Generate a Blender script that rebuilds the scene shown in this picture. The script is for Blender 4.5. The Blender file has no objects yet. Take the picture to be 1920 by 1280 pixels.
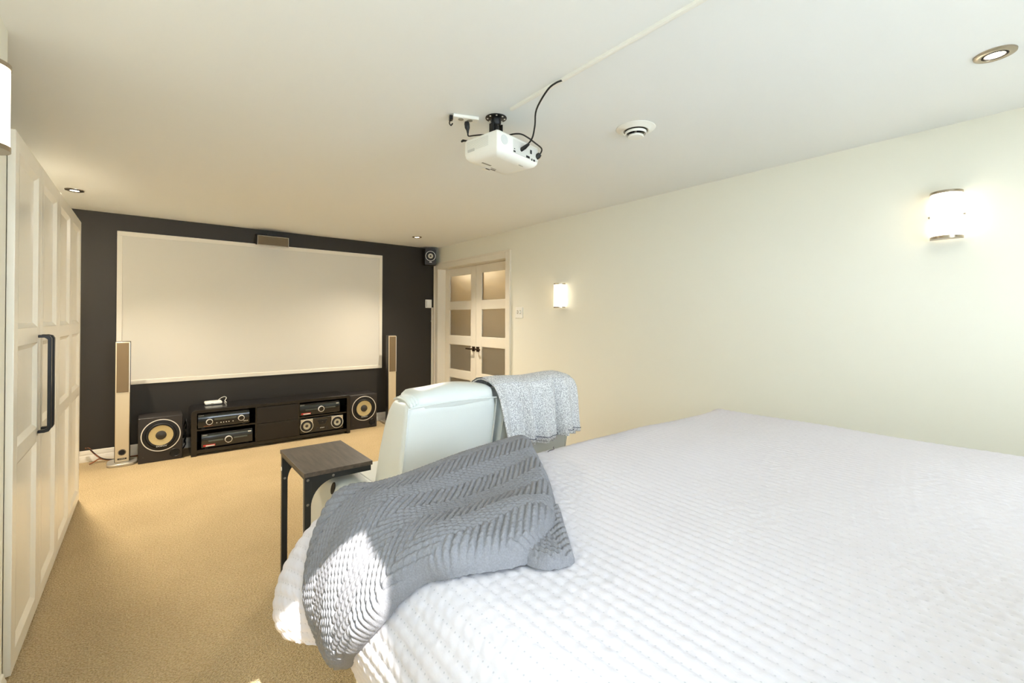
import bpy, bmesh, math, random
import numpy as np
from mathutils import Vector, Matrix

# ------------------------------------------------------------------ camera
sc = bpy.context.scene
C = bpy.context.collection
random.seed(4)
cam_d = bpy.data.cameras.new('camera')
cam = bpy.data.objects.new('camera', cam_d)
C.objects.link(cam)
sc.camera = cam
F_PX, YAW, PITCH, ROLL, CY = 851.03, 0.6756, 0.0054, 0.0038, 593.34
CAM = Vector((0, 0, 1.3))
fw = Vector((math.sin(YAW) * math.cos(PITCH), math.cos(YAW) * math.cos(PITCH), math.sin(PITCH)))
rt = Vector((math.cos(YAW), -math.sin(YAW), 0))
up = rt.cross(fw)
r2 = rt * math.cos(ROLL) + up * math.sin(ROLL)
u2 = up * math.cos(ROLL) - rt * math.sin(ROLL)
M = Matrix((r2, u2, -fw)).transposed().to_4x4()
M.translation = CAM
cam.matrix_world = M
cam_d.sensor_width = 36.0
cam_d.lens = 36.0 * F_PX / 1920.0
cam_d.shift_y = -(640.0 - CY) / 1920.0
cam_d.clip_start = 0.02

# ------------------------------------------------------------------ world, sun, exposure
SKY = 8.3
SUN = 14.0
w = bpy.data.worlds.new('world')
sc.world = w
w.use_nodes = True
bg = w.node_tree.nodes['Background']
bg.inputs['Color'].default_value = (0.74, 0.865, 1.0, 1)
bg.inputs['Strength'].default_value = SKY
sun_d = bpy.data.lights.new('sun', 'SUN')
sun_d.energy = SUN
sun_d.angle = math.radians(0.6)
sun_d.color = (1.0, 0.97, 0.92)
sun = bpy.data.objects.new('sun', sun_d)
C.objects.link(sun)
SUN_DIR = Vector((0.092, 1.0, -1.0)).normalized()
sun.rotation_euler = SUN_DIR.to_track_quat('-Z', 'Y').to_euler()
sun.location = (0, -3, 4)


def portal(name, loc, rot, sx, sy):
    d = bpy.data.lights.new(name, 'AREA')
    d.shape = 'RECTANGLE'
    d.size, d.size_y = sx, sy
    d.cycles.is_portal = True
    o = bpy.data.objects.new(name, d)
    o.location = loc
    o.rotation_euler = rot
    C.objects.link(o)


portal('side_window_portal', (-0.025, -0.20, 1.55), (math.radians(90), 0, math.pi), 0.61, 1.20)
portal('window_portal', (1.7, -1.0, 1.5), (math.radians(90), 0, math.pi), 1.5, 0.96)

vs = sc.view_settings
vs.view_transform = 'Standard'
vs.look = 'None'
vs.gamma = 1.0
vs.exposure = 0.80
vs.use_curve_mapping = False
sc.cycles.max_bounces = 8
sc.cycles.diffuse_bounces = 5
sc.cycles.glossy_bounces = 3
sc.cycles.transmission_bounces = 5
sc.cycles.caustics_reflective = False
sc.cycles.caustics_refractive = False
sc.cycles.adaptive_threshold = 0.03
sc.cycles.sample_clamp_indirect = 8.0

WARM = (1.0, 0.875, 0.72)
SPOT_W = 170.0
SCONCE = 3.0

# room numbers (metres, camera over the origin)
XR, YB, XW, H = 3.080, 5.585, -0.377, 2.266

# ------------------------------------------------------------------ helpers


def lin(c):
    return tuple((x / 12.92 if x <= 0.04045 else ((x + 0.055) / 1.055) ** 2.4) for x in (v / 255.0 for v in c))


def mat(name, rgb, rough=0.5, metal=0.0, spec=0.5, bump=None, var=None, emit=None, coat=0.0, trans=0.0):
    """rgb in sRGB 0-255; bump = (noise scale, strength, distance); var = (noise scale, amount)"""
    m = bpy.data.materials.new(name)
    m.use_nodes = True
    nt = m.node_tree
    b = nt.nodes['Principled BSDF']
    col = lin(rgb) + (1,)
    b.inputs['Base Color'].default_value = col
    b.inputs['Roughness'].default_value = rough
    b.inputs['Metallic'].default_value = metal
    b.inputs['Specular IOR Level'].default_value = spec
    b.inputs['Coat Weight'].default_value = coat
    b.inputs['Transmission Weight'].default_value = trans
    tc = nt.nodes.new('ShaderNodeTexCoord')
    if var:
        n = nt.nodes.new('ShaderNodeTexNoise')
        n.inputs['Scale'].default_value = var[0]
        n.inputs['Detail'].default_value = 4
        nt.links.new(tc.outputs['Object'], n.inputs['Vector'])
        r = nt.nodes.new('ShaderNodeValToRGB')
        a = var[1]
        r.color_ramp.elements[0].position = 0.3
        r.color_ramp.elements[1].position = 0.7
        r.color_ramp.elements[0].color = tuple(c * (1 - a) for c in col[:3]) + (1,)
        r.color_ramp.elements[1].color = tuple(min(1, c * (1 + a)) for c in col[:3]) + (1,)
        nt.links.new(n.outputs['Fac'], r.inputs['Fac'])
        nt.links.new(r.outputs['Color'], b.inputs['Base Color'])
    if bump:
        n = nt.nodes.new('ShaderNodeTexNoise')
        n.inputs['Scale'].default_value = bump[0]
        n.inputs['Detail'].default_value = 3
        nt.links.new(tc.outputs['Object'], n.inputs['Vector'])
        bp = nt.nodes.new('ShaderNodeBump')
        bp.inputs['Strength'].default_value = bump[1]
        bp.inputs['Distance'].default_value = bump[2]
        nt.links.new(n.outputs['Fac'], bp.inputs['Height'])
        nt.links.new(bp.outputs['Normal'], b.inputs['Normal'])
    if emit:
        b.inputs['Emission Color'].default_value = tuple(emit[0]) + (1,)
        b.inputs['Emission Strength'].default_value = emit[1]
    return m


class MB:
    """collects shapes into one mesh"""

    def __init__(s):
        s.v, s.f = [], []

    def add(s, vs_, fs):
        o = len(s.v)
        s.v += [tuple(x) for x in vs_]
        s.f += [tuple(i + o for i in f) for f in fs]
        return s

    def box(s, x0, x1, y0, y1, z0, z1):
        v = [(x, y, z) for z in (z0, z1) for y in (y0, y1) for x in (x0, x1)]
        return s.add(v, [(0, 2, 3, 1), (4, 5, 7, 6), (0, 1, 5, 4), (2, 6, 7, 3), (0, 4, 6, 2), (1, 3, 7, 5)])

    def frame(s, axis, d0, d1, a0, a1, b0, b1, wd):
        """rectangular frame lying across `axis` ('x' or 'y')"""
        for (p0, p1, q0, q1) in ((a0, a1, b0, b0 + wd), (a0, a1, b1 - wd, b1), (a0, a0 + wd, b0 + wd, b1 - wd), (a1 - wd, a1, b0 + wd, b1 - wd)):
            if axis == 'x':
                s.box(d0, d1, p0, p1, q0, q1)
            else:
                s.box(p0, p1, d0, d1, q0, q1)
        return s

    def lathe(s, prof, origin=(0, 0, 0), axis='z', n=28, close=False):
        """prof = [(radius, height)] turned around the axis"""
        o = Vector(origin)
        vs_ = []
        for (r, h) in prof:
            for k in range(n):
                t = 2 * math.pi * k / n
                c, q = r * math.cos(t), r * math.sin(t)
                if axis == 'z':
                    p = (c, q, h)
                elif axis == 'y':
                    p = (c, h, -q)
                else:
                    p = (h, c, q)
                vs_.append(o + Vector(p))
        fs = []
        m = len(prof)
        for i in range(m - 1):
            for k in range(n):
                k2 = (k + 1) % n
                fs.append((i * n + k, i * n + k2, (i + 1) * n + k2, (i + 1) * n + k))
        if close:
            fs.append(tuple(range(n - 1, -1, -1)))
            fs.append(tuple((m - 1) * n + k for k in range(n)))
        return s.add(vs_, fs)

    def disc(s, r, origin, axis, t, n=28):
        """thin solid disc from origin towards +t along the axis"""
        return s.lathe([(r, 0), (r, t)], origin, axis, n, True)

    def tube(s, pts, r, n=8, smooth=4):
        P = [Vector(p) for p in pts]
        if smooth > 1 and len(P) > 2:
            Q = []
            for i in range(len(P) - 1):
                p0, p1, p2, p3 = P[max(i - 1, 0)], P[i], P[i + 1], P[min(i + 2, len(P) - 1)]
                for k in range(smooth):
                    t = k / smooth
                    Q.append(0.5 * ((2 * p1) + (p2 - p0) * t + (2 * p0 - 5 * p1 + 4 * p2 - p3) * t * t + (3 * p1 - p0 - 3 * p2 + p3) * t ** 3))
            Q.append(P[-1])
            P = Q
        vs_, fs = [], []
        up_ = Vector((0, 0, 1))
        prev = None
        for i, p in enumerate(P):
            d = (P[min(i + 1, len(P) - 1)] - P[max(i - 1, 0)]).normalized()
            if prev is None:
                a = d.cross(up_)
                if a.length < 0.1:
                    a = d.cross(Vector((1, 0, 0)))
            else:
                a = prev - d * prev.dot(d)
            a.normalize()
            prev = a
            b = d.cross(a)
            rr = r[i] if isinstance(r, (list, tuple)) else r
            for k in range(n):
                t = 2 * math.pi * k / n
                vs_.append(p + (a * math.cos(t) + b * math.sin(t)) * rr)
        for i in range(len(P) - 1):
            for k in range(n):
                k2 = (k + 1) % n
                fs.append((i * n + k, i * n + k2, (i + 1) * n + k2, (i + 1) * n + k))
        fs.append(tuple(range(n - 1, -1, -1)))
        fs.append(tuple((len(P) - 1) * n + k for k in range(n)))
        return s.add(vs_, fs)

    def prism(s, poly, axis, d0, d1):
        """poly of 2D points extruded along axis; x: (y,z)  y: (x,z)  z: (x,y)"""
        n = len(poly)
        mk = {'x': lambda p, d: (d, p[0], p[1]), 'y': lambda p, d: (p[0], d, p[1]), 'z': lambda p, d: (p[0], p[1], d)}[axis]
        vs_ = [mk(p, d0) for p in poly] + [mk(p, d1) for p in poly]
        fs = [tuple(range(n - 1, -1, -1)), tuple(range(n, 2 * n))]
        for i in range(n):
            j = (i + 1) % n
            fs.append((i, j, n + j, n + i))
        return s.add(vs_, fs)

    def loft(s, rings, cap=True):
        n = len(rings[0])
        vs_ = [p for r in rings for p in r]
        fs = []
        for i in range(len(rings) - 1):
            for k in range(n):
                k2 = (k + 1) % n
                fs.append((i * n + k, i * n + k2, (i + 1) * n + k2, (i + 1) * n + k))
        if cap:
            fs.append(tuple(range(n - 1, -1, -1)))
            fs.append(tuple((len(rings) - 1) * n + k for k in range(n)))
        return s.add(vs_, fs)

    def xf(s, m):
        s.v = [tuple(m @ Vector(p)) for p in s.v]
        return s


def link_mesh(name, v, f, material, smooth=True, angle=40, uv=None):
    me = bpy.data.meshes.new(name)
    me.from_pydata([tuple(p) for p in v], [], f)
    me.update()
    bm = bmesh.new()
    bm.from_mesh(me)
    bmesh.ops.recalc_face_normals(bm, faces=bm.faces)
    bm.to_mesh(me)
    bm.free()
    if smooth:
        me.shade_smooth()
        me.set_sharp_from_angle(angle=math.radians(angle))
    me.materials.append(material)
    o = bpy.data.objects.new(name, me)
    C.objects.link(o)
    return o


def root_loc(p):
    v = Vector((0, 0, 0))
    while p is not None:
        v += p.location
        p = p.parent
    return v


def part(name, mb, material, parent=None, bevel=0.0, seg=2, local=False, label=None, angle=40, sub=0):
    v = mb.v
    if parent is not None and not local:
        off = root_loc(parent)
        v = [tuple(Vector(p) - off) for p in v]
    o = link_mesh(name, v, mb.f, material, True, angle)
    o.parent = parent
    if bevel > 0:
        b = o.modifiers.new('bevel', 'BEVEL')
        b.width = bevel
        b.segments = seg
        b.limit_method = 'ANGLE'
        b.angle_limit = math.radians(35)
        b.harden_normals = False
    if sub:
        s_ = o.modifiers.new('sub', 'SUBSURF')
        s_.levels = s_.render_levels = sub
    if label:
        o['label'] = label
    return o


def tag(o, label, cat, group=None):
    o['label'] = label
    o['category'] = cat
    if group:
        o['group'] = group
    return o


def thing(name, label, cat, loc=(0, 0, 0), rotz=0.0, group=None):
    o = bpy.data.objects.new(name, None)
    o.empty_display_size = 0.05
    C.objects.link(o)
    o.location = loc
    o.rotation_euler = (0, 0, rotz)
    return tag(o, label, cat, group)


def struct(name, mb, material, bevel=0.0, parent=None, angle=40):
    o = part(name, mb, material, parent, bevel, angle=angle)
    if parent is None:
        o['kind'] = 'structure'
    return o


def copy_tree(o, parent=None):
    c = o.copy()
    C.objects.link(c)
    c.parent = parent
    for ch in list(o.children):
        copy_tree(ch, c)
    return c


def lettering(name, s, size, material, parent, loc, rot, local=False, stretch=1.0):
    cu = bpy.data.curves.new(name, 'FONT')
    cu.body = s
    cu.size = size
    cu.align_x = 'CENTER'
    cu.align_y = 'CENTER'
    cu.extrude = size * 0.01
    cu.resolution_u = 2
    t = bpy.data.objects.new(name, cu)
    C.objects.link(t)
    dg = bpy.context.evaluated_depsgraph_get()
    me = bpy.data.meshes.new_from_object(t.evaluated_get(dg))
    bpy.data.objects.remove(t)
    for v in me.vertices:
        v.co.x *= stretch
    me.materials.clear()
    me.materials.append(material)
    o = bpy.data.objects.new(name, me)
    C.objects.link(o)
    o.parent = parent
    o.location = Vector(loc) if local else Vector(loc) - root_loc(parent)
    o.rotation_euler = rot
    return o


def softbox(mb, x0, x1, y0, y1, z0, z1, r=0.04, n=5):
    """rounded box as a loft of rounded rectangles along z"""
    def ring(inset, z):
        a0, a1, b0, b1 = x0 + inset, x1 - inset, y0 + inset, y1 - inset
        rr = max(r - inset * 0.5, 0.004)
        pts = []
        for (cx, cy, s0) in ((a1 - rr, b1 - rr, 0), (a0 + rr, b1 - rr, 90), (a0 + rr, b0 + rr, 180), (a1 - rr, b0 + rr, 270)):
            for k in range(n + 1):
                t = math.radians(s0 + 90.0 * k / n)
                pts.append((cx + rr * math.cos(t), cy + rr * math.sin(t), z))
        return pts
    rings = []
    for k in range(n + 1):
        t = math.pi / 2 * k / n
        rings.append(ring(r * (1 - math.sin(t)), z0 + r * (1 - math.cos(t))))
    for k in range(n + 1):
        t = math.pi / 2 * k / n
        rings.append(ring(r * (1 - math.cos(t)), z1 - r * (1 - math.sin(t))))
    return mb.loft(rings)


# ------------------------------------------------------------------ materials
m_wall = mat('wall_paint_cream', (234, 233, 219), 0.75, spec=0.3)
m_ceil = mat('ceiling_paint', (238, 241, 240), 0.8, spec=0.25, bump=(140, 0.05, 0.002))
m_grey = mat('wall_paint_charcoal', (45, 41, 35), 0.55, spec=0.4)
m_trim = mat('trim_white', (232, 226, 210), 0.38, spec=0.5)
m_ward = mat('wardrobe_white', (238, 233, 218), 0.28, spec=0.5)
m_wardin = mat('wardrobe_inside', (40, 38, 34), 0.8)
m_black = mat('black_metal', (26, 27, 28), 0.38, 0.3)
m_nickel = mat('brushed_nickel', (170, 158, 140), 0.28, 1.0)
m_chrome = mat('chrome', (200, 195, 185), 0.15, 1.0)
m_screen = mat('screen_fabric', (220, 216, 203), 0.85, spec=0.2, bump=(600, 0.05, 0.001))
m_plastic_w = mat('white_plastic', (240, 240, 232), 0.35)
m_plastic_k = mat('black_plastic', (16, 16, 17), 0.35)
m_gloss_k = mat('black_gloss', (20, 22, 24), 0.12, spec=0.6, coat=0.4)
m_plastic_g = mat('louvre_grey', (206, 206, 198), 0.5)
m_rubber = mat('rubber_surround', (18, 18, 19), 0.6)
m_vinyl = mat('black_ash_vinyl', (34, 30, 28), 0.5, bump=(90, 0.15, 0.001))
m_cone = mat('kevlar_cone_tan', (196, 178, 128), 0.45, var=(260, 0.12))
m_conegrey = mat('paper_cone_pale', (190, 186, 165), 0.5)
m_cap = mat('dust_cap', (54, 50, 44), 0.45)
m_ring = mat('ring_silver', (235, 232, 222), 0.3, 0.2)
m_cham = mat('champagne_aluminium', (214, 200, 170), 0.33, 0.35)
m_grille = mat('grille_mesh', (124, 106, 78), 0.55, 0.4, bump=(900, 0.4, 0.001))
m_grilled = mat('grille_dark', (108, 94, 70), 0.55, 0.3, bump=(900, 0.4, 0.001))
m_silver = mat('silver_side', (196, 190, 176), 0.3, 0.6)
m_darkcab = mat('speaker_side_dark', (38, 36, 33), 0.45)
m_stand = mat('espresso_veneer', (22, 19, 18), 0.2, spec=0.5, bump=(40, 0.04, 0.001), coat=0.3)
m_drawer = mat('espresso_drawer', (27, 23, 21), 0.32, spec=0.5, bump=(60, 0.08, 0.001))
m_text = mat('white_print', (235, 235, 230), 0.5)
m_red = mat('red_sticker', (190, 40, 34), 0.5)
m_amber = mat('amber_print', (160, 80, 30), 0.5)
m_band = mat('grey_display_band', (84, 92, 88), 0.18, spec=0.6)
m_leather = mat('white_leather', (215, 220, 216), 0.34, spec=0.45, bump=(220, 0.12, 0.002))
m_dark = mat('dark_recess', (14, 13, 12), 0.7)
m_tframe = mat('table_steel', (44, 47, 48), 0.42, 0.4)
m_bolt = mat('bolt_steel', (150, 148, 142), 0.3, 0.9)
m_white_base = mat('bed_base_cloth', (226, 224, 214), 0.8)
m_cable = mat('cable_black', (18, 20, 19), 0.5)
m_copper = mat('speaker_wire_copper', (150, 92, 54), 0.4, 0.2)
m_bronze = mat('lever_bronze', (84, 66, 50), 0.32, 0.8)
m_hall = mat('hall_paint', (206, 186, 142), 0.8)
m_patio = mat('patio_concrete', (160, 158, 152), 0.9, var=(6, 0.08))
m_slotgrey = mat('moulded_slot', (150, 146, 130), 0.6)


def carpet_material():
    m = bpy.data.materials.new('beige_carpet')
    m.use_nodes = True
    nt = m.node_tree
    b = nt.nodes['Principled BSDF']
    b.inputs['Roughness'].default_value = 0.95
    b.inputs['Specular IOR Level'].default_value = 0.1
    b.inputs['Sheen Weight'].default_value = 0.15
    tc = nt.nodes.new('ShaderNodeTexCoord')

    def noise(scale, detail=2.0):
        n = nt.nodes.new('ShaderNodeTexNoise')
        n.inputs['Scale'].default_value = scale
        n.inputs['Detail'].default_value = detail
        nt.links.new(tc.outputs['Object'], n.inputs['Vector'])
        return n
    big, fine = noise(2.2, 3), noise(130, 2)
    vor = nt.nodes.new('ShaderNodeTexVoronoi')
    vor.inputs['Scale'].default_value = 170
    nt.links.new(tc.outputs['Object'], vor.inputs['Vector'])
    r1 = nt.nodes.new('ShaderNodeValToRGB')
    r1.color_ramp.elements[0].position, r1.color_ramp.elements[1].position = 0.36, 0.62
    r1.color_ramp.elements[0].color = lin((186, 160, 114)) + (1,)
    r1.color_ramp.elements[1].color = lin((214, 191, 146)) + (1,)
    nt.links.new(fine.outputs['Fac'], r1.inputs['Fac'])
    mx = nt.nodes.new('ShaderNodeMixRGB')
    mx.blend_type = 'MULTIPLY'
    mx.inputs['Fac'].default_value = 1
    r2_ = nt.nodes.new('ShaderNodeValToRGB')
    r2_.color_ramp.elements[0].position, r2_.color_ramp.elements[1].position = 0.35, 0.65
    r2_.color_ramp.elements[0].color = (0.9, 0.89, 0.87, 1)
    r2_.color_ramp.elements[1].color = (1, 1, 1, 1)
    nt.links.new(big.outputs['Fac'], r2_.inputs['Fac'])
    nt.links.new(r1.outputs['Color'], mx.inputs['Color1'])
    nt.links.new(r2_.outputs['Color'], mx.inputs['Color2'])
    nt.links.new(mx.outputs['Color'], b.inputs['Base Color'])
    add = nt.nodes.new('ShaderNodeMath')
    add.operation = 'ADD'
    nt.links.new(fine.outputs['Fac'], add.inputs[0])
    nt.links.new(vor.outputs['Distance'], add.inputs[1])
    bp = nt.nodes.new('ShaderNodeBump')
    bp.inputs['Strength'].default_value = 0.9
    bp.inputs['Distance'].default_value = 0.008
    nt.links.new(add.outputs[0], bp.inputs['Height'])
    nt.links.new(bp.outputs['Normal'], b.inputs['Normal'])
    return m


def wood_material():
    m = bpy.data.materials.new('grey_brown_woodgrain')
    m.use_nodes = True
    nt = m.node_tree
    b = nt.nodes['Principled BSDF']
    b.inputs['Roughness'].default_value = 0.42
    tc = nt.nodes.new('ShaderNodeTexCoord')
    mp = nt.nodes.new('ShaderNodeMapping')
    mp.inputs['Scale'].default_value = (28, 3.0, 28)
    nt.links.new(tc.outputs['Object'], mp.inputs['Vector'])
    n = nt.nodes.new('ShaderNodeTexNoise')
    n.inputs['Scale'].default_value = 2.2
    n.inputs['Detail'].default_value = 6
    nt.links.new(mp.outputs['Vector'], n.inputs['Vector'])
    r = nt.nodes.new('ShaderNodeValToRGB')
    r.color_ramp.elements[0].position, r.color_ramp.elements[1].position = 0.3, 0.72
    r.color_ramp.elements[0].color = lin((58, 51, 45)) + (1,)
    r.color_ramp.elements[1].color = lin((90, 80, 70)) + (1,)
    nt.links.new(n.outputs['Fac'], r.inputs['Fac'])
    nt.links.new(r.outputs['Color'], b.inputs['Base Color'])
    return m


def terry_material():
    m = bpy.data.materials.new('grey_terry')
    m.use_nodes = True
    nt = m.node_tree
    b = nt.nodes['Principled BSDF']
    b.inputs['Roughness'].default_value = 0.95
    b.inputs['Specular IOR Level'].default_value = 0.1
    tc = nt.nodes.new('ShaderNodeTexCoord')
    n = nt.nodes.new('ShaderNodeTexNoise')
    n.inputs['Scale'].default_value = 210
    n.inputs['Detail'].default_value = 2
    nt.links.new(tc.outputs['Object'], n.inputs['Vector'])
    r = nt.nodes.new('ShaderNodeValToRGB')
    r.color_ramp.elements[0].position, r.color_ramp.elements[1].position = 0.38, 0.62
    r.color_ramp.elements[0].color = lin((166, 166, 168)) + (1,)
    r.color_ramp.elements[1].color = lin((228, 228, 227)) + (1,)
    nt.links.new(n.outputs['Fac'], r.inputs['Fac'])
    nt.links.new(r.outputs['Color'], b.inputs['Base Color'])
    bp = nt.nodes.new('ShaderNodeBump')
    bp.inputs['Strength'].default_value = 0.8
    bp.inputs['Distance'].default_value = 0.004
    nt.links.new(n.outputs['Fac'], bp.inputs['Height'])
    nt.links.new(bp.outputs['Normal'], b.inputs['Normal'])
    return m


def quilt_material():
    """white cotton; small stitch holes on the seam rows, placed by the cloth's own coordinates (UV in metres)"""
    m = bpy.data.materials.new('white_quilted_cotton')
    m.use_nodes = True
    nt = m.node_tree
    b = nt.nodes['Principled BSDF']
    b.inputs['Roughness'].default_value = 0.85
    b.inputs['Specular IOR Level'].default_value = 0.15
    uv = nt.nodes.new('ShaderNodeUVMap')
    uv.uv_map = 'cloth'
    sep = nt.nodes.new('ShaderNodeSeparateXYZ')
    nt.links.new(uv.outputs['UV'], sep.inputs[0])

    def math_(op, a, b_=None, c=None):
        n = nt.nodes.new('ShaderNodeMath')
        n.operation = op
        for i, q in enumerate((a, b_, c)):
            if q is None:
                continue
            if isinstance(q, (int, float)):
                n.inputs[i].default_value = q
            else:
                nt.links.new(q, n.inputs[i])
        return n.outputs[0]
    ua = math_('DIVIDE', sep.outputs['X'], QP)
    row = math_('ROUND', ua)
    da = math_('MULTIPLY', math_('SUBTRACT', ua, row), QP)
    odd = math_('MULTIPLY', math_('MODULO', math_('ABSOLUTE', row), 2.0), 0.5)
    ub = math_('ADD', math_('DIVIDE', sep.outputs['Y'], QS), odd)
    db = math_('MULTIPLY', math_('SUBTRACT', ub, math_('ROUND', ub)), QS)
    dist = math_('SQRT', math_('ADD', math_('MULTIPLY', da, da), math_('MULTIPLY', db, db)))
    dot = nt.nodes.new('ShaderNodeMapRange')
    dot.inputs['From Min'].default_value = 0.0006
    dot.inputs['From Max'].default_value = 0.0022
    dot.inputs['To Min'].default_value = 0.0
    dot.inputs['To Max'].default_value = 1.0
    nt.links.new(dist, dot.inputs['Value'])
    r = nt.nodes.new('ShaderNodeMixRGB')
    r.inputs['Color1'].default_value = lin((178, 178, 184)) + (1,)
    r.inputs['Color2'].default_value = lin((208, 205, 210)) + (1,)
    nt.links.new(dot.outputs[0], r.inputs['Fac'])
    nt.links.new(r.outputs['Color'], b.inputs['Base Color'])
    n = nt.nodes.new('ShaderNodeTexNoise')
    n.inputs['Scale'].default_value = 70
    n.inputs['Detail'].default_value = 2
    nt.links.new(uv.outputs['UV'], n.inputs['Vector'])
    bp = nt.nodes.new('ShaderNodeBump')
    bp.inputs['Strength'].default_value = 0.35
    bp.inputs['Distance'].default_value = 0.004
    nt.links.new(n.outputs['Fac'], bp.inputs['Height'])
    nt.links.new(bp.outputs['Normal'], b.inputs['Normal'])
    return m


QP, QS = 0.0275, 0.0144
m_carpet = carpet_material()
m_wood = wood_material()
m_terry = terry_material()
m_quilt = quilt_material()
m_knit = mat('slate_knit', (130, 130, 134), 0.92, spec=0.12, bump=(420, 0.5, 0.0015), var=(300, 0.10))
m_frost = mat('frosted_glass', (236, 232, 214), 0.42, spec=0.5, trans=0.85)
m_shade = mat('opal_shade', (255, 250, 240), 0.5, emit=((1.0, 0.86, 0.66), SCONCE))
m_lamp = mat('lamp_face', (255, 250, 240), 0.5, emit=((1.0, 0.80, 0.55), 14.0))
m_thread = mat('dark_thread', (52, 48, 58), 0.9)

# ------------------------------------------------------------------ the setting
FL = struct('floor', MB().box(-1.2, 3.4, -1.1, 5.75, -0.12, 0.0), m_carpet)
struct('ceiling', MB().box(-1.2, 3.4, -0.27, 5.75, H, H + 0.12).box(0.298, 3.4, -1.1, -0.27, H, H + 0.12), m_ceil)
struct('wall_back', MB().box(-1.2, 3.4, YB, YB + 0.14, 0, H), m_grey)
DY0, DY1, DZ = 3.935, 5.455, 1.985
wr = MB().box(XR, XR + 0.16, -1.1, DY0, 0, H).box(XR, XR + 0.16, DY1, YB, 0, H).box(XR, XR + 0.16, DY0, DY1, DZ, H)
struct('wall_right', wr, m_wall)
struct('wall_left', MB().box(-0.50, XW, -0.27, 2.265, 0, H).box(-1.2, -0.50, 2.10, 2.265, 0, H), m_wall)
struct('wall_niche', MB().box(-1.2, -1.06, 2.225, YB, 0, H), m_wall)
JX0, JX1, JH, JS = -0.33, 0.295, 2.11, 0.95
wd = MB().box(-0.50, JX0, -0.27, -0.15, 0, H).box(JX1, 0.352, -0.27, -0.15, 0, H).box(JX0, JX1, -0.27, -0.15, JH, H)
wd.box(0.298, 0.352, -1.07, -0.27, 0, H).box(JX0, JX1, -0.27, -0.15, 0, JS)
struct('wall_side_window', wd, m_wall)
WX0, WX1, WZ0, WZ1 = 0.95, 2.45, 1.02, 1.98
wz = MB().box(0.352, WX0, -1.07, -0.95, 0, H).box(WX1, 3.4, -1.07, -0.95, 0, H)
wz.box(WX0, WX1, -1.07, -0.95, 0, WZ0).box(WX0, WX1, -1.07, -0.95, WZ1, H)
struct('wall_rear', wz, m_wall)
struct('floor_patio', MB().box(-4, 6, -6, -1.1, -0.14, -0.02).box(-4, 0.298, -1.1, -0.27, -0.14, -0.001), m_patio)

struct('sun_block_overhang', MB().box(0.36, 3.4, -2.2, -1.07, 2.12, 2.24), m_trim)  # unseen overhang, added to keep direct sun out of the rear window

# windows and frames behind the camera
win = struct('window_1', MB().frame('y', -1.04, -0.98, WX0, WX1, WZ0, WZ1, 0.045).box(1.68, 1.72, -1.035, -0.985, WZ0 + 0.045, WZ1 - 0.045), m_trim)
part('window_sill', MB().box(WX0 - 0.05, WX1 + 0.05, -0.955, -0.89, WZ0 - 0.03, WZ0), m_trim, win, 0.004)
win2 = struct('window_2', MB().frame('y', -0.24, -0.19, JX0, JX1, JS, JH, 0.02), m_trim)
part('window_sill', MB().box(JX0 - 0.03, JX1 + 0.03, -0.155, -0.11, JS - 0.03, JS), m_trim, win2, 0.004)



def base_profile(d0):
    """moulded skirting: depth outwards as a function of height"""
    return [(0.0, 0.0), (0.016, 0.0), (0.016, 0.052), (0.011, 0.058), (0.012, 0.072), (0.008, 0.082), (0.006, 0.098), (0.0, 0.102)]


def skirting_y(name, xs, y, out):   # along x, on a wall at y, facing out (-1 or 1)
    prof = [(y + out * d, z) for d, z in base_profile(0)]
    return struct(name, MB().prism(prof, 'x', xs[0], xs[1]), m_trim)


def skirting_x(name, ys, x, out):
    prof = [(x + out * d, z) for d, z in base_profile(0)]
    return struct(name, MB().prism(prof, 'y', ys[0], ys[1]), m_trim)


skirting_y('baseboard_back', (-1.06, XR), YB, -1)
skirting_x('baseboard_right', (-0.95, DY0 - 0.085), XR, -1)
skirting_x('baseboard_left', (-0.13, 2.265), XW, 1)

# door casing (trim_1), jambs and head
cas = MB()
for (y0, y1) in ((DY0 - 0.075, DY0 + 0.012), (DY1 - 0.012, DY1 + 0.085)):
    cas.box(XR - 0.014, XR + 0.001, y0, y1, 0, DZ + 0.075)
    cas.box(XR - 0.022, XR - 0.012, y0 if y0 < DY0 - 0.05 else y1 - 0.022, y0 + 0.022 if y0 < DY0 - 0.05 else y1, 0, DZ + 0.075)
cas.box(XR - 0.014, XR + 0.001, DY0 + 0.012, DY1 - 0.012, DZ - 0.012, DZ + 0.075)
cas.box(XR - 0.022, XR - 0.012, DY0 - 0.053, DY1 + 0.063, DZ + 0.053, DZ + 0.075)
casing = struct('trim_1', cas, m_trim, 0.003)
jm = MB().box(XR, XR + 0.16, DY0, DY0 + 0.014, 0, DZ).box(XR, XR + 0.16, DY1 - 0.014, DY1, 0, DZ).box(XR, XR + 0.16, DY0 + 0.014, DY1 - 0.014, DZ - 0.014, DZ)
part('jamb', jm, m_trim, casing)

# two frosted french door leaves
LX0, LX1 = XR + 0.105, XR + 0.14
YM = 0.5 * (DY0 + DY1) - 0.005
ROWS = ((0.19, 0.525), (0.625, 0.965), (1.075, 1.425), (1.525, 1.875))


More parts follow.
